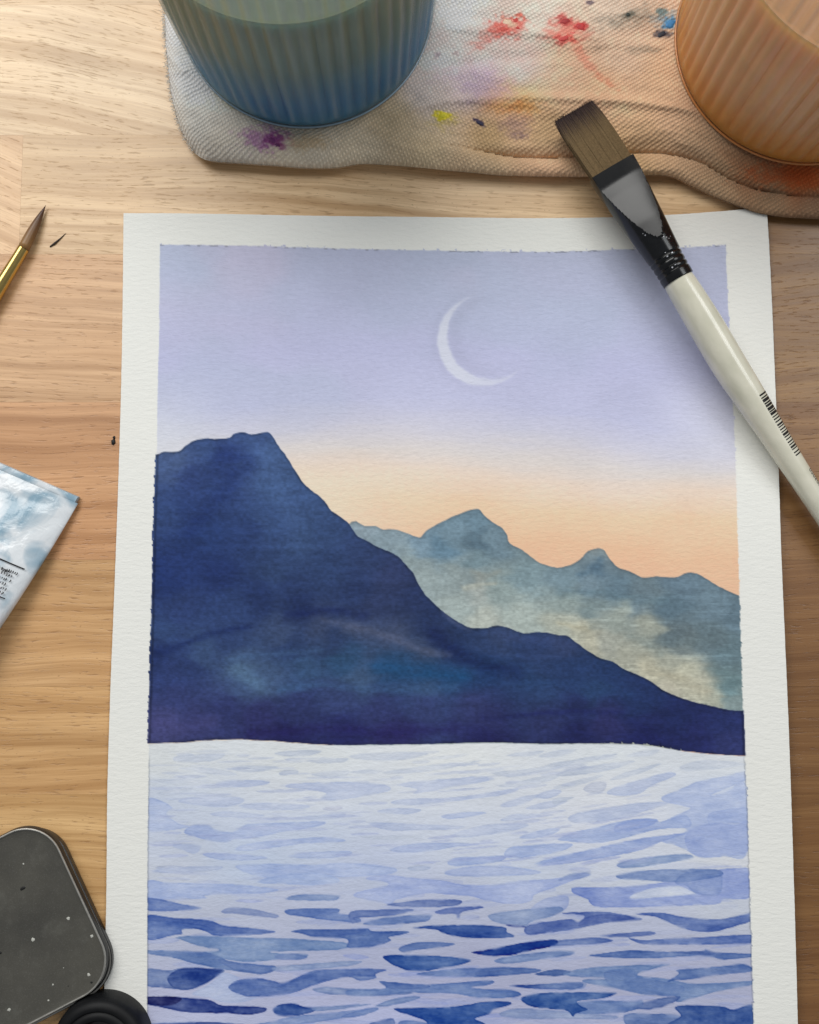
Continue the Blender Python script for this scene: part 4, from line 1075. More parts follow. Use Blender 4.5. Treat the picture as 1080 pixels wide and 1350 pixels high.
def make_jar(label, px, py, R, flare, water_h, grad, liq_mat, surf_rgb, ribs, spin, base_highlight_rgb, haze, sss):
    base = P(px, py, Z_FLAT)
    base[2] = Z_FLAT + 0.15
    j = thing("water_jar", label, "jar", tuple(base), "ribbed water jars standing on the paint rag")
    Hh = 98.0
    Rz = lambda z: R + flare * min(1.0, z / 40.0)
    outer = [(0.01, 0.5), (R - 7, 0.5), (R - 5, 0.1), (R - 3.2, 0.05), (R - 1.6, 0.5), (R - 0.6, 1.5), (R - 0.1, 3.2), (Rz(6), 5.5), (Rz(9), 8.5)]
    outer += [(Rz(z), z) for z in np.linspace(12, 84, 14)]
    outer += [(Rz(88) - 0.3, 88), (Rz(92) - .3, 92), (Rz(96) - .3, 96), (Rz(97) - .8, 97.6), (Rz(97) - 1.6, 98), (Rz(97) - 2.4, 97.6), (Rz(97) - 2.9, 96)]
    inner = [(Rz(z) - 1.0, z) for z in np.linspace(92, water_h + 2.0, 8)]
    V, Fc = lathe(outer + inner, 448, ribs, 0.85, (5.5, 90))
    ca, sa = math.cos(spin), math.sin(spin)
    rot = lambda A: np.stack([A[:, 0] * ca - A[:, 1] * sa, A[:, 0] * sa + A[:, 1] * ca, A[:, 2]], -1)
    mesh_obj("glass_wall", rot(V) + base, Fc, glass_material(ribs, spin, haze), j)
    e = 0.06
    prof = [(0.01, 0.95), (R - 6, 0.95), (R - 1.4, 1.05), (R - 0.75, 1.9)] + [(Rz(z) - 0.85, z) for z in np.linspace(5, water_h - 1.0, 16)]
    prof += [(Rz(water_h) - 1.0, water_h + 0.5), (Rz(water_h) - 1.8, water_h + 0.1)] + [(r, water_h) for r in np.linspace(Rz(water_h) - 5, 0.01, 10)]
    liq_mat.node_tree.nodes['Principled BSDF'].inputs['Subsurface Radius'].default_value = sss
    V2, F2 = lathe(prof, 448, ribs, 0.9, (3.0, water_h - 1.5))
    gz = np.array([g[0] for g in grad]); gc = np.array([g[1] for g in grad], float)
    cols = np.stack([np.interp(V2[:, 2], gz, gc[:, k]) for k in range(3)], -1)
    rad = np.hypot(V2[:, 0], V2[:, 1])
    top = (V2[:, 2] > water_h - 0.4)
    cols[top] = np.asarray(surf_rgb, float)  # surface coloured darker than the body for the shade inside the jar
    mesh_obj("paint_water", rot(V2) + base, F2, liq_mat, j, True, 50, colors=lin(cols))
    tr_ = np.linspace(0, 2 * math.pi, 161)
    tubes("base_rim_or_highlight", [[base + np.array(((R - .5) * math.cos(q), (R - .5) * math.sin(q), 1.0)) for q in tr_]], [0.42], simple("glass_base_highlight_%d" % px, base_highlight_rgb, 0.2, spec=.6), j, 6)  # pale ring stands in for the highlight on the glass base edge
    return j
make_jar("ribbed glass jar of murky blue-green paint water standing on the rag", 404, 11, 44.8, 2.2, 63.5,
         [(2, (52, 122, 160)), (14, (52, 116, 160)), (26, (74, 124, 150)), (40, (108, 134, 128)), (57, (128, 140, 116))],
         liquid_material("blue_paint_water"), (104, 114, 94), 58, 0.2, (150, 172, 186), (186, 194, 188), (0.35, 0.7, 1.0))
make_jar("ribbed glass jar of cloudy orange paint water standing on the rag", 1057, 57, 45.2, 1.5, 63,
         [(2, (240, 150, 62)), (9, (242, 164, 92)), (22, (244, 186, 138)), (57, (244, 194, 144))],
         liquid_material("orange_paint_water"), (198, 150, 112), 58, 0.05, (206, 138, 78), (226, 190, 152), (1.0, 0.55, 0.25))

# ================================================================ FLAT BRUSH
def frame_at(pts, i):
    p = np.asarray(pts)
    d = p[min(i + 1, len(p) - 1)] - p[max(i - 1, 0)]
    d = d / np.linalg.norm(d)
    s = np.cross(d, (0, 0, 1.0)); s /= np.linalg.norm(s)
    return d, s, np.cross(s, d)

def loft(name, cent, sect, mat, parent, sharp=None, cap=True, colors=None):
    """cent: list of 3d centres; sect(i) -> (n,2) cross-section offsets"""
    vs = []; n = None
    for i in range(len(cent)):
        d, s, u = frame_at(cent, i)
        q = sect(i); n = len(q)
        vs.append(np.asarray(cent[i]) + q[:, :1] * s + q[:, 1:] * u)
    fs = [tuple(f) for f in grid_faces(len(cent), n, True)]
    if cap:
        fs.append(tuple(range(n))[::-1]); fs.append(tuple(range((len(cent) - 1) * n, len(cent) * n)))
    return mesh_obj(name, np.vstack(vs), fs, mat, parent, True, sharp, colors=colors)

TH = np.linspace(0, 2 * math.pi, 49)[:-1]
brush = thing("flat_brush", "wide flat paintbrush with white barcoded handle lying across the painting's top right corner", "paintbrush", tuple(P(1010, 560, 2.0)))
zf = lambda t: 14.6 - 9.0 * t             # axis height along the brush, 0 at ferrule mouth
mouth = P(806.5, 222.5, 13.6)
fer_end = P(896, 371, 13.2)
# handle stations (px, py, z, radius)
hs_ = [(894.5, 369, 13.2, 5.05), (899, 377, 13.1, 5.25), (915, 403, 12.8, 5.55), (937, 440, 12.2, 5.80), (961, 480.5, 11.5, 5.75), (985, 518, 10.8, 5.35), (1017, 568.5, 9.8, 4.62), (1043, 609, 9.0, 4.2),
       (1070, 651, 8.2, 3.88), (1110, 714, 7.2, 3.55), (1160, 795, 6.0, 3.3), (1220, 895, 4.6, 3.2), (1262, 966, 3.8, 3.1), (1272, 983, 3.5, 2.6), (1277, 992, 3.4, 1.2)]
hsm = catmull(hs_, 5, False)
hc = [P(a[0], a[1], a[2]) for a in hsm]
def handle_material():
    m = Mat("pearl_lacquer").set(Roughness=0.24, Specular_IOR_Level=0.55, Coat_Weight=0.35)
    m.b.inputs['Coat Roughness'].default_value = 0.08
    f = m.noise(m.vmul(m.mm(), (0.10, 0.10, 0.4)), 1.0, 3, 0.5)
    m.l(m.ramp(f, [(0.3, L4((206, 204, 184))), (0.7, L4((226, 222, 204)))]), m.b.inputs['Base Color'])
    return m.m
loft("handle", hc, lambda i: np.stack([hsm[i][3] * np.cos(TH), hsm[i][3] * np.sin(TH)], -1), handle_material(), brush, 60)
# ferrule: a tube pressed flat towards the mouth, so a long triangular facet is left
fs_ = []
nF = 26
axis_end = P(894.5, 369, 13.2)
for i in range(nF):
    t = i / (nF - 1)
    c = mouth * (1 - t) + axis_end * t
    w = float(np.interp(t, [0, .12, .3, .5, .75, .85, 1.0], [8.35, 8.2, 7.6, 6.9, 5.95, 5.6, 5.42]))
    hclip = float(np.interp(t, [0, .10, .25, .5, .78, 1.0], [2.5, 2.55, 2.9, 4.0, 5.95, 6.5]))
    ring = 0.0
    for g in (0.80, 0.84, 0.89, 0.93):
        ring -= 0.32 * math.exp(-((t - g) / 0.009) ** 2)
    fs_.append((c, w + ring, hclip))
ts = sorted(set(list(np.linspace(0, 1, 60)) + [g + d for g in (0.80, 0.84, 0.89, 0.93) for d in (-.012, -.006, 0, .006, .012)]))
def ferr(t):
    w = float(np.interp(t, [0, .12, .3, .5, .75, .85, 1.0], [8.35, 8.2, 7.6, 6.9, 5.95, 5.6, 5.42]))
    hclip = float(np.interp(t, [0, .12, .22, .5, .66, 1.0], [2.6, 2.7, 3.3, 5.25, 6.2, 6.6]))
    ring = sum(-0.35 * math.exp(-((t - g) / 0.008) ** 2) for g in (0.80, 0.84, 0.89, 0.93))
    return w + ring, hclip
TH2 = np.linspace(0, 2 * math.pi, 121)[:-1]
fc = [mouth * (1 - t) + axis_end * t for t in ts]
def fsect(i):
    w, hcl = ferr(ts[i])
    z = w * np.sin(TH2)
    zz_ = np.clip(z, -hcl, hcl)
    dent = 0.0 * np.exp(-((ts[i] - .24) / .05) ** 2) * np.clip(1 - (np.cos(TH2) * w / 6.0) ** 2, 0, 1) * (np.sin(TH2) > 0)
    xx_ = w * np.cos(TH2); zz_ = zz_ + 0.55 * np.clip(1 - (xx_ / w) ** 2, 0, 1) * np.sign(np.sin(TH2)) * (np.abs(z) > hcl); cr_, sr_ = math.cos(math.radians(5)), math.sin(math.radians(5))
    return np.stack([xx_ * cr_ + zz_ * sr_, -xx_ * sr_ + zz_ * cr_], -1)
ferrule_mat = Mat("black_lacquered_metal").set(Roughness=0.20, Metallic=0.0, Specular_IOR_Level=0.45, Coat_Weight=0.0)
ferrule_mat.b.inputs['Coat Roughness'].default_value = 0.12
ferrule_mat.bump(ferrule_mat.noise(ferrule_mat.mm(), 0.10, 0), 0.12, 1.0)
f_ = ferrule_mat.noise(ferrule_mat.mm(), 0.5, 4)
ferrule_mat.l(ferrule_mat.ramp(f_, [(0.3, (0.003, 0.0032, 0.004, 1)), (0.8, (0.008, 0.0085, 0.010, 1))]), ferrule_mat.b.inputs['Base Color'])
ferrule = loft("ferrule", fc, fsect, ferrule_mat.m, brush, 24)
# pin-prick chips of bare metal on the ferrule crimp
chip_mat = simple("bare_metal_chip", (196, 198, 204), 0.35, 0.6)
cv, cfs = [], []
d_ax = (axis_end - mouth); L_ax = np.linalg.norm(d_ax); d_ax = d_ax / L_ax
s_ax = np.cross(d_ax, (0, 0, 1.0)); s_ax /= np.linalg.norm(s_ax); u_ax = np.cross(s_ax, d_ax)
rc_ = random.Random(3)
for (t, b, w_, h_) in [(.815, -.1, .9, .35), (.822, .25, .7, .5), (.905, .1, .9, .3), (.912, .32, .6, .7), (.70, -.5, .5, .4), (.71, -.35, .5, .4), (.695, -.25, .4, .5), (.79, .25, .6, .3), (.68, -.1, .4, .3), (.60, .62, .5, .6), (.58, .66, .4, .5)]:
    w, hcl = ferr(t)
    a0 = math.acos(max(-1, min(1, b)))
    c = mouth + d_ax * L_ax * t + s_ax * w * math.cos(a0) * 1.0 + u_ax * (min(w * math.sin(a0), hcl) + 0.10)
    n_ = s_ax * math.cos(a0) + u_ax * math.sin(a0)
    tg = np.cross(n_, d_ax)
    b0 = len(cv)
    for k in range(5):
        q = 2 * math.pi * k / 5 + rc_.random()
        cv.append(c + d_ax * h_ * .55 * math.cos(q) * rc_.uniform(.6, 1) + tg * w_ * .6 * math.sin(q) * rc_.uniform(.6, 1))
    cfs.append(tuple(range(b0, b0 + 5)))
mesh_obj("paint_chip", np.array(cv), cfs, chip_mat, ferrule, False)
# bristles: a chisel-edged bundle with separate hairs on top
tipc = P(756, 146, 12.2)
bc_mat = Mat("golden_synthetic_bristle").set(Roughness=0.7, Specular_IOR_Level=0.06)
fb = bc_mat.noise(bc_mat.vmul(bc_mat.mm(), (2.0, 2.0, 0.5)), 1.0, 2)
bc_mat.l(bc_mat.mix(1.0, bc_mat.attr("paint").outputs['Color'], bc_mat.ramp(fb, [(0.3, 0.8), (0.7, 1.15)]), 'MULTIPLY'), bc_mat.b.inputs['Base Color'])
d_b = mouth - tipc; Lb = np.linalg.norm(d_b); d_b = d_b / Lb
s_b = np.cross(d_b, (0, 0, 1.0)); s_b /= np.linalg.norm(s_b); u_b = np.cross(s_b, d_b)
def bcol(t, j=0.0):
    k = float(smooth(0.02, 0.42, t + j))
    return lin(np.array((66, 54, 54)) * (1 - k) + np.array((124, 104, 76)) * k) * 0.95
def bw(t): return float(np.interp(t, [0, .25, .6, 1.08], [7.75, 8.2, 8.45, 8.05]))
def bh(t): return float(np.interp(t, [0, .15, .5, 1.08], [0.35, 0.75, 1.45, 1.55]))
tb = np.linspace(0.01, 1.06, 14)
bvs = []
bcs = []
for t in tb:
    for q in TH:
        cx_, sx_ = math.cos(q), math.sin(q)
        e = 0.55
        bvs.append(tipc + d_b * Lb * t + s_b * bw(t) * 0.97 * math.copysign(abs(cx_) ** e, cx_) + u_b * bh(t) * math.copysign(abs(sx_) ** e, sx_))
        bcs.append(bcol(t))
nq = len(TH)
bfs = [tuple(f) for f in grid_faces(len(tb), nq, True)] + [tuple(range(nq))[::-1]]
bristle_obj = mesh_obj("bristles", np.array(bvs), bfs, bc_mat.m, brush, True, 60, colors=np.array(bcs))
hl, hr_, hcx = [], [], []
rb = random.Random(9)
for k in range(520):
    b = rb.uniform(-1, 1); side = 1 if rb.random() < .85 else -1
    t0 = max(-0.02, rb.gauss(0.012, 0.016)); pts_ = []; cols_ = []
    clump = 0.10 * math.sin(b * 26 + 1.3) + 0.06 * math.sin(b * 51)
    jit = rb.uniform(-.12, .12)
    for t in (t0, .06, .14, .24, .36, .5, .75, 1.03):
        bb = b + clump * 0.25 * (1 - t) * (t < .5)
        pts_.append(tipc + d_b * Lb * t + s_b * bw(t) * bb + u_b * side * (bh(t) * math.sqrt(max(0, 1 - abs(bb) ** 6)) + 0.03))
        cols_.append(bcol(t, jit) * rb.uniform(.75, 1.25))
    hl.append(pts_); hr_.append([.04, .07, .09, .10, .11, .12, .12, .12]); hcx.append(cols_)
tubes("bristle_hairs", hl, hr_, bc_mat.m, bristle_obj, 3, hcx)
# barcode wrapped on the handle
def on_handle(px, ang, lift=0.04):
    """point on the handle skin; px interpolates along the axis by photo x, ang from the top towards the right side"""
    i = np.interp(px, hsm[:, 0], np.arange(len(hsm)))
    i0 = int(min(len(hsm) - 2, i)); f = i - i0
    c = hc[i0] * (1 - f) + hc[i0 + 1] * f
    r = hsm[i0][3] * (1 - f) + hsm[i0 + 1][3] * f
    d, s, u = frame_at(hc, i0)
    # s points to the right-hand side of the travel direction
    return c + (r + lift) * (math.sin(ang) * (-s if s[0] < 0 else s) + math.cos(ang) * u)
ink = simple("black_print_ink", (26, 24, 26), 0.5, spec=0.3)
x0_, x1_ = 990.0, 1040.0
rbar = random.Random(21)
bars = []
x = x0_
pat = [(.9, .9), (.7, .5), (1.6, .5), (.8, .4), (1.2, .5), (1.6, .4), (.7, .35), (1.4, .8), (.6, .8), (.7, .9), (.7, 1.0), (1.0, .5), (.6, .9), (.7, .8), (.6, .6), (1.3, .5), (.7, .9), (.6, 1.1), (.7, .8), (.6, .7), (1.1, .5), (.6, 1.3), (.7, .9), (.7, 0)]
tot = sum(a_ + b_ for a_, b_ in pat)
bv, bf = [], []
for a_, b_ in pat:
    wbar = a_ / tot * (x1_ - x0_)
    for k in range(9):
        an = math.radians(10 + 74 * k / 8)
        bv.append(on_handle(x, an)); bv.append(on_handle(x + wbar, an))
    b0 = len(bv) - 18
    for k in range(8):
        bf.append((b0 + 2 * k, b0 + 2 * k + 1, b0 + 2 * k + 3, b0 + 2 * k + 2))
    x += (a_ + b_) / tot * (x1_ - x0_)
mesh_obj("barcode", np.array(bv), bf, ink, brush, False)
# printed number beyond the barcode
fd = bpy.data.curves.new("number", 'FONT'); fd.body = "0205003"; fd.size = 1.0
fo = bpy.data.objects.new("number", fd); COL.objects.link(fo)
dg = bpy.context.evaluated_depsgraph_get()
fm = bpy.data.meshes.new_from_object(fo.evaluated_get(dg))
tv = np.array([v.co[:] for v in fm.vertices]); tf = [tuple(p.vertices) for p in fm.polygons]
bpy.data.objects.remove(fo); bpy.data.curves.remove(fd); bpy.data.meshes.remove(fm)
wpx = 3.2 * 2.1
nv = np.array([on_handle(1053 + a_[0] * 5.0, math.radians(62 - a_[1] * 40), 0.04) for a_ in tv])
mesh_obj("printed_number", nv, tf, ink, brush, False)

# ================================================================ ROUND BRUSH
rbrush = thing("round_brush", "thin round paintbrush with gold ferrule and dark pointed tip at the left edge", "paintbrush", tuple(P(0, 380, 0)))
ax = [P(60.5, 270.5, 1.2), P(31, 328, 2.9), P(-18, 408, 3.1), P(-120, 575, 3.4), P(-160, 640, 3.4), P(-330, 920, 2.6)]
def along(a_, b_, n, t0=0, t1=1): return [a_ * (1 - t) + b_ * t for t in np.linspace(t0, t1, n)]
tipc2 = along(ax[0], ax[1], 12)
tip_r = [0.04, .35, .68, .98, 1.24, 1.44, 1.60, 1.72, 1.80, 1.86, 1.9, 1.9]
TH3 = np.linspace(0, 2 * math.pi, 25)[:-1]
tm = Mat("dark_sable_hair").set(Roughness=0.4, Specular_IOR_Level=0.5)
tm.l(tm.attr("paint").outputs['Color'], tm.b.inputs['Base Color'])
tcol = np.vstack([np.tile(lin(np.array((58, 34, 30)) * (1 - k) + np.array((150, 112, 66)) * k), (24, 1)) for k in np.linspace(0, 1, 12) ** 0.8])
loft("bristle_tip", tipc2, lambda i: np.stack([tip_r[i] * np.cos(TH3), tip_r[i] * np.sin(TH3)], -1), tm.m, rbrush, None, True, tcol)
gold = simple("gold_ferrule_metal", (206, 178, 108), 0.22, 1.0, var=.05)
fr_c = along(ax[1], ax[2], 6) + along(ax[2], ax[3], 8)[1:]
fr_r = [1.98, 2.05, 2.15, 2.3, 2.45, 2.55, 2.6, 2.7, 2.75, 2.6, 2.75, 2.75, 2.75]
loft("ferrule", fr_c, lambda i: np.stack([fr_r[i] * np.cos(TH3), fr_r[i] * np.sin(TH3)], -1), gold, rbrush, 50)
hd_c = along(ax[3], ax[4], 5) + along(ax[4], ax[5], 8)[1:]
hd_r = [2.8, 3.1, 3.3, 3.4, 3.4, 3.2, 3.0, 2.7, 2.4, 2.1, 1.8, 0.8]
loft("handle", hd_c, lambda i: np.stack([hd_r[i] * np.cos(TH3), hd_r[i] * np.sin(TH3)], -1), simple("dark_red_lacquer", (70, 24, 22), 0.25, coat=.3), rbrush, 50)

# ================================================================ PAINT TUBE
tube = thing("paint_tube", "white metal paint tube with folded crimp and small black print at the left edge", "paint tube", tuple(P(-20, 690, 0)))
corner = P(102.5, 655.5, 2.2); cdir = P(0, 611, 2.2) - corner; cdir /= np.linalg.norm(cdir)     # along the crimp, away from its right corner
edge_pt = P(0, 832, 2.5); adir = edge_pt - P(93, 663, 2.2); adir[2] = 0; adir /= np.linalg.norm(adir)   # towards the cap
Wt = 41.0
na, nb = 90, 72
A_, B_ = np.meshgrid(np.linspace(0, 1, na), np.arange(nb), indexing='ij')
La = 104.0
def tube_pt(a_mm, ang):
    """a: mm from crimp, ang: 0..2pi round the section"""
    t = np.clip(a_mm / La, 0, 1)
    hw = Wt / 2 * (1 - 0.17 * smooth(0.1, 1, t))
    hh = 0.8 + 11.5 * smooth(-0.22, 1.1, t) ** 1.05
    b = np.sign(np.cos(ang)) * np.abs(np.cos(ang)) ** 0.9 * hw
    z = hh + np.sign(np.sin(ang)) * np.abs(np.sin(ang)) ** 0.85 * hh
    return b, z, hw
angs = 2 * math.pi * B_ / nb
b_, z_, hw_ = tube_pt(A_ * La, angs)
c0 = corner + cdir * (Wt / 2 - 1.0) + adir * 2.0
cr1 = fbm((na, nb), 7, 9, 71, 3); cr2 = np.abs(fbm((na, nb), 10, 14, 72, 3))
dentz = (1.7 * cr1 - 2.6 * np.maximum(0, 0.12 - cr2)) * (0.35 + 0.65 * smooth(.75, .05, A_)) * (np.sin(angs) > 0.05) * smooth(0, .05, A_) * np.abs(np.sin(angs)) ** .6
tv_ = c0 * [1, 1, 0] + A_[..., None] * La * adir + b_[..., None] * cdir * [1, 1, 0] + np.stack([0 * z_, 0 * z_, z_ + dentz + .05], -1)
tm_ = Mat("glossy_white_enamel").set(Roughness=0.22, Specular_IOR_Level=0.6)
fT = tm_.noise(tm_.vmul(tm_.mm(), (0.06, 0.06, 0.06)), 1.0, 3, .5, 1.0)
tm_.l(tm_.ramp(fT, [(0.40, L4((140, 170, 188))), (0.56, L4((224, 229, 233)))]), tm_.b.inputs['Base Color'])  # blue-grey and white patches paint reflections on the creased tube
tb_bump = tm_.noise(tm_.mm(), 0.22, 3, .5, .6)
tm_.bump(tb_bump, 0.35, 1.0)
body = mesh_obj("tube_body", tv_.reshape(-1, 3), grid_faces(na, nb, True), tm_.m, tube, True)
# folded crimp strip
cs_n = 30
cvs, cfs_ = [], []
for k in range(cs_n):
    t = k / (cs_n - 1)
    p = corner + cdir * (Wt * t) ; p = p * [1, 1, 0]
    wob_k = 0.18 * math.sin(k * 1.3)
    for (a_, z) in ((-0.2, 0.25), (-0.35, 1.3), (0.0, 2.15 + wob_k * .4), (1.2, 2.3 + wob_k * .3), (2.6, 2.05), (3.1 + wob_k, 1.5), (3.0, 0.3)):
        cvs.append(p + adir * a_ + np.array((0, 0, z)))
cfs_ = [tuple(f) for f in grid_faces(cs_n, 7, True)] + [tuple(range(7))[::-1], tuple(range((cs_n - 1) * 7, cs_n * 7))]
mesh_obj("crimp", np.array(cvs), cfs_, tm_.m, tube, True, 40)
# label print following the body: rules and illegible small lettering
def on_tube(a_mm, b_mm, lift=0.3):
    """top skin point; b measured from the axis, positive to the left"""
    bb = np.clip(b_mm / (float(tube_pt(a_mm, 0.0)[2])), -1, 1)
    ang = math.acos(math.copysign(abs(bb) ** (1 / .9), bb))
    b2, z2, _ = tube_pt(a_mm, ang)
    ia = min(na - 1, max(0, int(round(a_mm / La * (na - 1))))); ib = int(round(ang / (2 * math.pi) * nb)) % nb
    q = c0 * [1, 1, 0] + a_mm * adir + b2 * cdir * [1, 1, 0]
    q[2] = max(tv_[max(0, ia - 1):ia + 2, max(0, ib - 1):ib + 2, 2].max(), z2) + lift
    return q
def tube_mark(name, segs, mat, lift=.25):
    vs, fs = [], []
    for (a0, b0, a1, b1, w) in segs:
        n = max(2, int(abs(b1 - b0) / 1.2) + 2)
        i0 = len(vs)
        for k in range(n):
            t = k / (n - 1); a_ = a0 + (a1 - a0) * t; b = b0 + (b1 - b0) * t
            if abs(a1 - a0) > abs(b1 - b0):
                vs.append(on_tube(a_, b - w / 2, lift)); vs.append(on_tube(a_, b + w / 2, lift))
            else:
                vs.append(on_tube(a_ - w / 2, b, lift)); vs.append(on_tube(a_ + w / 2, b, lift))
        fs += [(i0 + 2 * k, i0 + 2 * k + 1, i0 + 2 * k + 3, i0 + 2 * k + 2) for k in range(n - 1)]
    return mesh_obj(name, np.array(vs), fs, mat, body, False)
rt = random.Random(31)
tube_mark("label_rule", [(27.0, -17.3, 26.8, 18, .42)], ink)
tube_mark("label_rule", [(38.2, -17.0, 38.0, -8.5, .36), (46.5, -16.4, 46.3, 16, .36)], ink)
purple = simple("violet_print_ink", (86, 80, 150), 0.5, spec=.3)
tube_mark("label_band", [(24.6, -6.0, 24.4, 18, .9)], purple)
segs = []
for row in range(6):
    a_ = 29.0 + row * 1.5
    b = -15.6 + rt.uniform(-.4, 1.4)
    while b < 16:
        w = rt.uniform(.35, .75)
        if rt.random() < .82:
            h0 = rt.uniform(.45, .8)
            segs.append((a_, b, a_ + h0, b, .3))
            if rt.random() < .7: segs.append((a_, b, a_, b + w * .7, .26))
            if rt.random() < .5: segs.append((a_ + h0, b, a_ + h0, b + w * .7, .26))
        b += w + .28
for row in range(2):
    a_ = 39.6 + row * 3.0; b = -15.4
    while b < 14:
        w = rt.uniform(1.0, 1.6)
        segs.append((a_, b, a_ + 1.9, b, .45))
        segs.append((a_ + rt.choice((0, .9, 1.9)), b, a_ + rt.choice((0, .9, 1.9)), b + w * .8, .38))
        b += w + .6
segs += [(29.5, -13.5, 29.5, -10.5, .3), (30.0, -12.8, 30.0, -10.8, .3)]
tube_mark("label_print", segs, ink)
# shoulder and cap (beyond the picture's edge)
cap_m = simple("white_plastic_cap", (224, 224, 220), 0.45)
endc = c0 * [1, 1, 0] + np.array((0, 0, 12.2))
cl = [endc + adir * a_ for a_ in (103.5, 105, 109, 109.2, 110, 123, 124, 124.1)]
cr_ = [15.0, 14.0, 7.0, 7.8, 8.2, 7.2, 6.6, 0.2]
loft("cap", cl, lambda i: np.stack([cr_[i] * np.cos(TH), cr_[i] * .72 * np.sin(TH)], -1), cap_m, tube, 40)

# ================================================================ GREY TIN
tinc = P(0, 1236, 6.2)
tin = thing("paint_tin", "shallow dark grey rounded square tin with pale rim and white specks at the lower left", "tin", (float(tinc[0]), float(tinc[1]), 0.0))
e1 = P(133, 1232, 6.2) - P(82, 1121, 6.2); e1 /= np.linalg.norm(e1); e1[2] = 0
e2 = np.array((-e1[1], e1[0], 0.0))
def rsq(half, r, n=14):
    out = []
    for q, (sx, sy) in enumerate(((1, 1), (-1, 1), (-1, -1), (1, -1))):
        for k in range(n):
            a_ = math.pi / 2 * (q + k / (n - 1))
            out.append((sx * (half - r) + r * math.cos(a_), sy * (half - r) + r * math.sin(a_)))
    # slightly bowed sides
    o = np.array(out)
    return o
def ring3(half, r, z, n=14):
    o = rsq(half, r, n)
    return tinc * [1, 1, 0] + o[:, :1] * e1 + o[:, 1:] * e2 + np.array((0, 0, z))
HT = 29.3
SK = None
def tin_part(name, prof, mat, cap0=False, cap1=False, sharp=40, off=None):
    vs = np.vstack([ring3(h_, r_, z_) for h_, r_, z_ in prof])
    if off is not None: vs = vs + off
    n = 56
    fs = [tuple(f) for f in grid_faces(len(prof), n, True)]
    if cap0: fs.append(tuple(range(n))[::-1])
    if cap1: fs.append(tuple(range((len(prof) - 1) * n, len(prof) * n)))
    return mesh_obj(name, vs, fs, mat, tin, True, sharp)
def tin_material():
    m = Mat("dusty_dark_enamel").set(Roughness=0.42, Specular_IOR_Level=0.5)
    v = m.mm()
    c = m.noise(v, 0.05, 4, .6)
    base = m.ramp(c, [(0.3, L4((62, 61, 57))), (0.7, L4((80, 78, 71)))])
    dust = m.noise(v, 3.0, 2, .6)
    base = m.mix(m.ramp(dust, [(0.55, 0.0), (0.8, 0.18)]), base, (0.35, 0.35, 0.33, 1))
    smear = m.noise(v, 0.12, 4, .65)
    base = m.mix(m.ramp(smear, [(0.58, 0.0), (0.85, 0.30)]), base, L4((120, 120, 112)))
    m.l(base, m.b.inputs['Base Color'])
    m.l(m.ramp(smear, [(0.3, 0.36), (0.7, 0.6)]), m.b.inputs['Roughness'])
    return m.m
blackpl = simple("black_enamel", (24, 24, 25), 0.35, var=.2)
SK = e1 * 1.3 + e2 * 0.4
tin_part("base", [(HT - 1.2, 11.6, 0.05), (HT - .2, 12.4, .5), (HT, 12.6, 1.4), (HT, 12.6, 3.2), (HT - .4, 12.3, 3.55)], blackpl, True, True, off=SK)
tin_part("lid_wall", [(HT - .25, 12.4, 3.6), (HT + .15, 12.7, 3.8), (HT + .15, 12.7, 5.6), (HT - .05, 12.6, 6.1)], blackpl)
rim_mat = simple("lit_bevel_rim", (160, 158, 152), 0.4, 0.6, var=.15, vscale=.6)  # pale tint stands in for the window's glint along the bevel
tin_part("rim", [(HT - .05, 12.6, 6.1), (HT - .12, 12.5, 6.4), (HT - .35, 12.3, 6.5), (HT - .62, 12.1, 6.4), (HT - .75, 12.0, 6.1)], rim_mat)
# the lower half sits a little askew towards the bottom right, so its own rim shows there
tin_part("base_rim_or_highlight", [(HT - .30, 12.4, 3.5), (HT - .18, 12.5, 3.62), (HT - .5, 12.2, 3.68), (HT - .7, 12, 3.6)], rim_mat, off=SK)
tin_part("inner_wall", [(HT - 2.1, 11.6, .1), (HT - 2.1, 11.6, 3.6)], blackpl, True, True)
tin_part("lid_panel", [(HT - .75, 12.0, 6.1), (HT - 1.3, 11.5, 5.95), (HT - 3, 10.3, 5.9)], tin_material(), False, True, 60)
speckw = simple("dried_white_paint", (186, 186, 178), 0.7)
speckb = simple("black_dirt_crumb", (16, 16, 16), 0.6)
for (x, y, r) in [(43.5, 1239, .62), (121, 1234, .55), (117, 1285, .55), (12, 1331, .55), (90, 1211, .6), (70, 1298, .3), (64, 1319, .3), (31, 1139, .3), (84, 1276, .16)]:
    dab("white_speck", x, y, 5.9, r, speckw, tin)
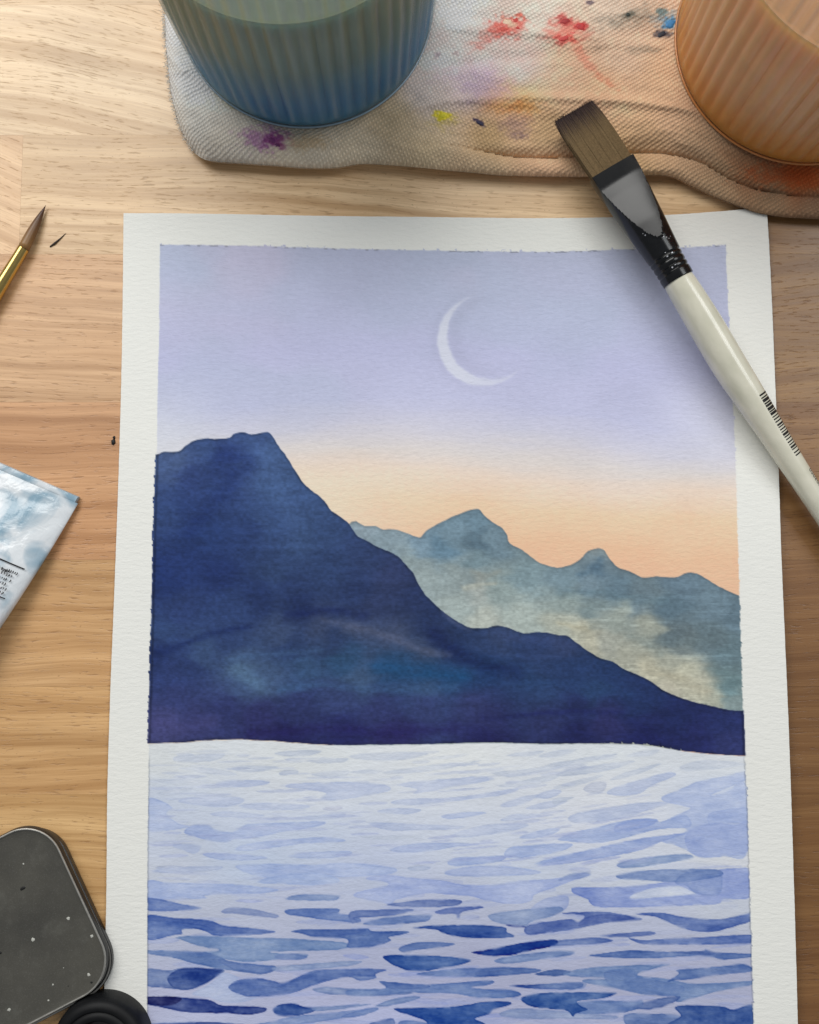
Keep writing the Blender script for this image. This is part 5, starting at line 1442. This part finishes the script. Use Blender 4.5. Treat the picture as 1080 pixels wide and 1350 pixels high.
for (x, y, r, s_) in [(30, 1171, .55, 1.7), (121, 1295, .4, 1), (0.5, 1256, .5, 1), (90, 1300, .2, 1)]:
    dab("dark_speck", x, y, 5.9, r, speckb, tin, .4, s_, .5)

# ================================================================ BLACK CAP
capb = P(141, 1366, 0.0)
lidc = thing("bottle_cap", "round black cap with recessed ring on top, beside the grey tin", "cap", tuple(capb))
prof = [(0.01, .05), (14.6, .05), (15.4, .5), (15.6, 1.2), (15.5, 7.0), (15.2, 8.6), (14.4, 9.6), (13.2, 10.2), (12.4, 10.3), (12.0, 10.1), (11.6, 9.6), (11.3, 9.9), (10.4, 10.4), (9.4, 10.3), (8.8, 9.7), (8.4, 7.5), (8.2, 4.6), (7.4, 4.2), (0.01, 4.2)]
V_, F_ = lathe(prof, 96)
capm = simple("black_moulded_plastic", (18, 19, 21), 0.5, spec=.2, var=.2)
mesh_obj("cap_body", V_ + capb, F_, capm, lidc, True, 50)
prof = [(8.25, 9.2), (8.45, 9.75), (8.8, 9.95), (8.6, 9.3)]
V_, F_ = lathe([(8.0, 4.3), (7.9, 5.0), (7.0, 5.4), (5.2, 5.5), (0.01, 5.5)], 64)
mesh_obj("inner_disc", V_ + capb, F_, simple("dark_red_reflection", (30, 14, 18), 0.25, coat=.4), lidc, True, 50)  # dark red tint paints the reddish reflection inside the cap

# ================================================================ CRUMBS ON THE TABLE
fib = thing("fallen_bristle", "short dark bristle lying on the wood beside the thin gold brush", "bristle", tuple(P(76, 319, 0)))
tubes("hair", [[P(66, 325.5, .15), P(72, 321, .35), P(79, 315, .3), P(87, 307.5, .15)]], [[.25, .38, .22, .06]], simple("dark_hair", (40, 28, 24), .5), fib, 5)
crumb = thing("dark_crumb", "tiny dark crumb on the wood touching the left edge of the painting", "crumb", tuple(P(150, 582, 0)))
dab("crumb_body", 149.5, 583, .05, .75, speckb, crumb, .9, 1.5, 1.5)
dab("crumb_top", 150.5, 577, .05, .5, speckb, crumb, .9, 1.2, 1.0)
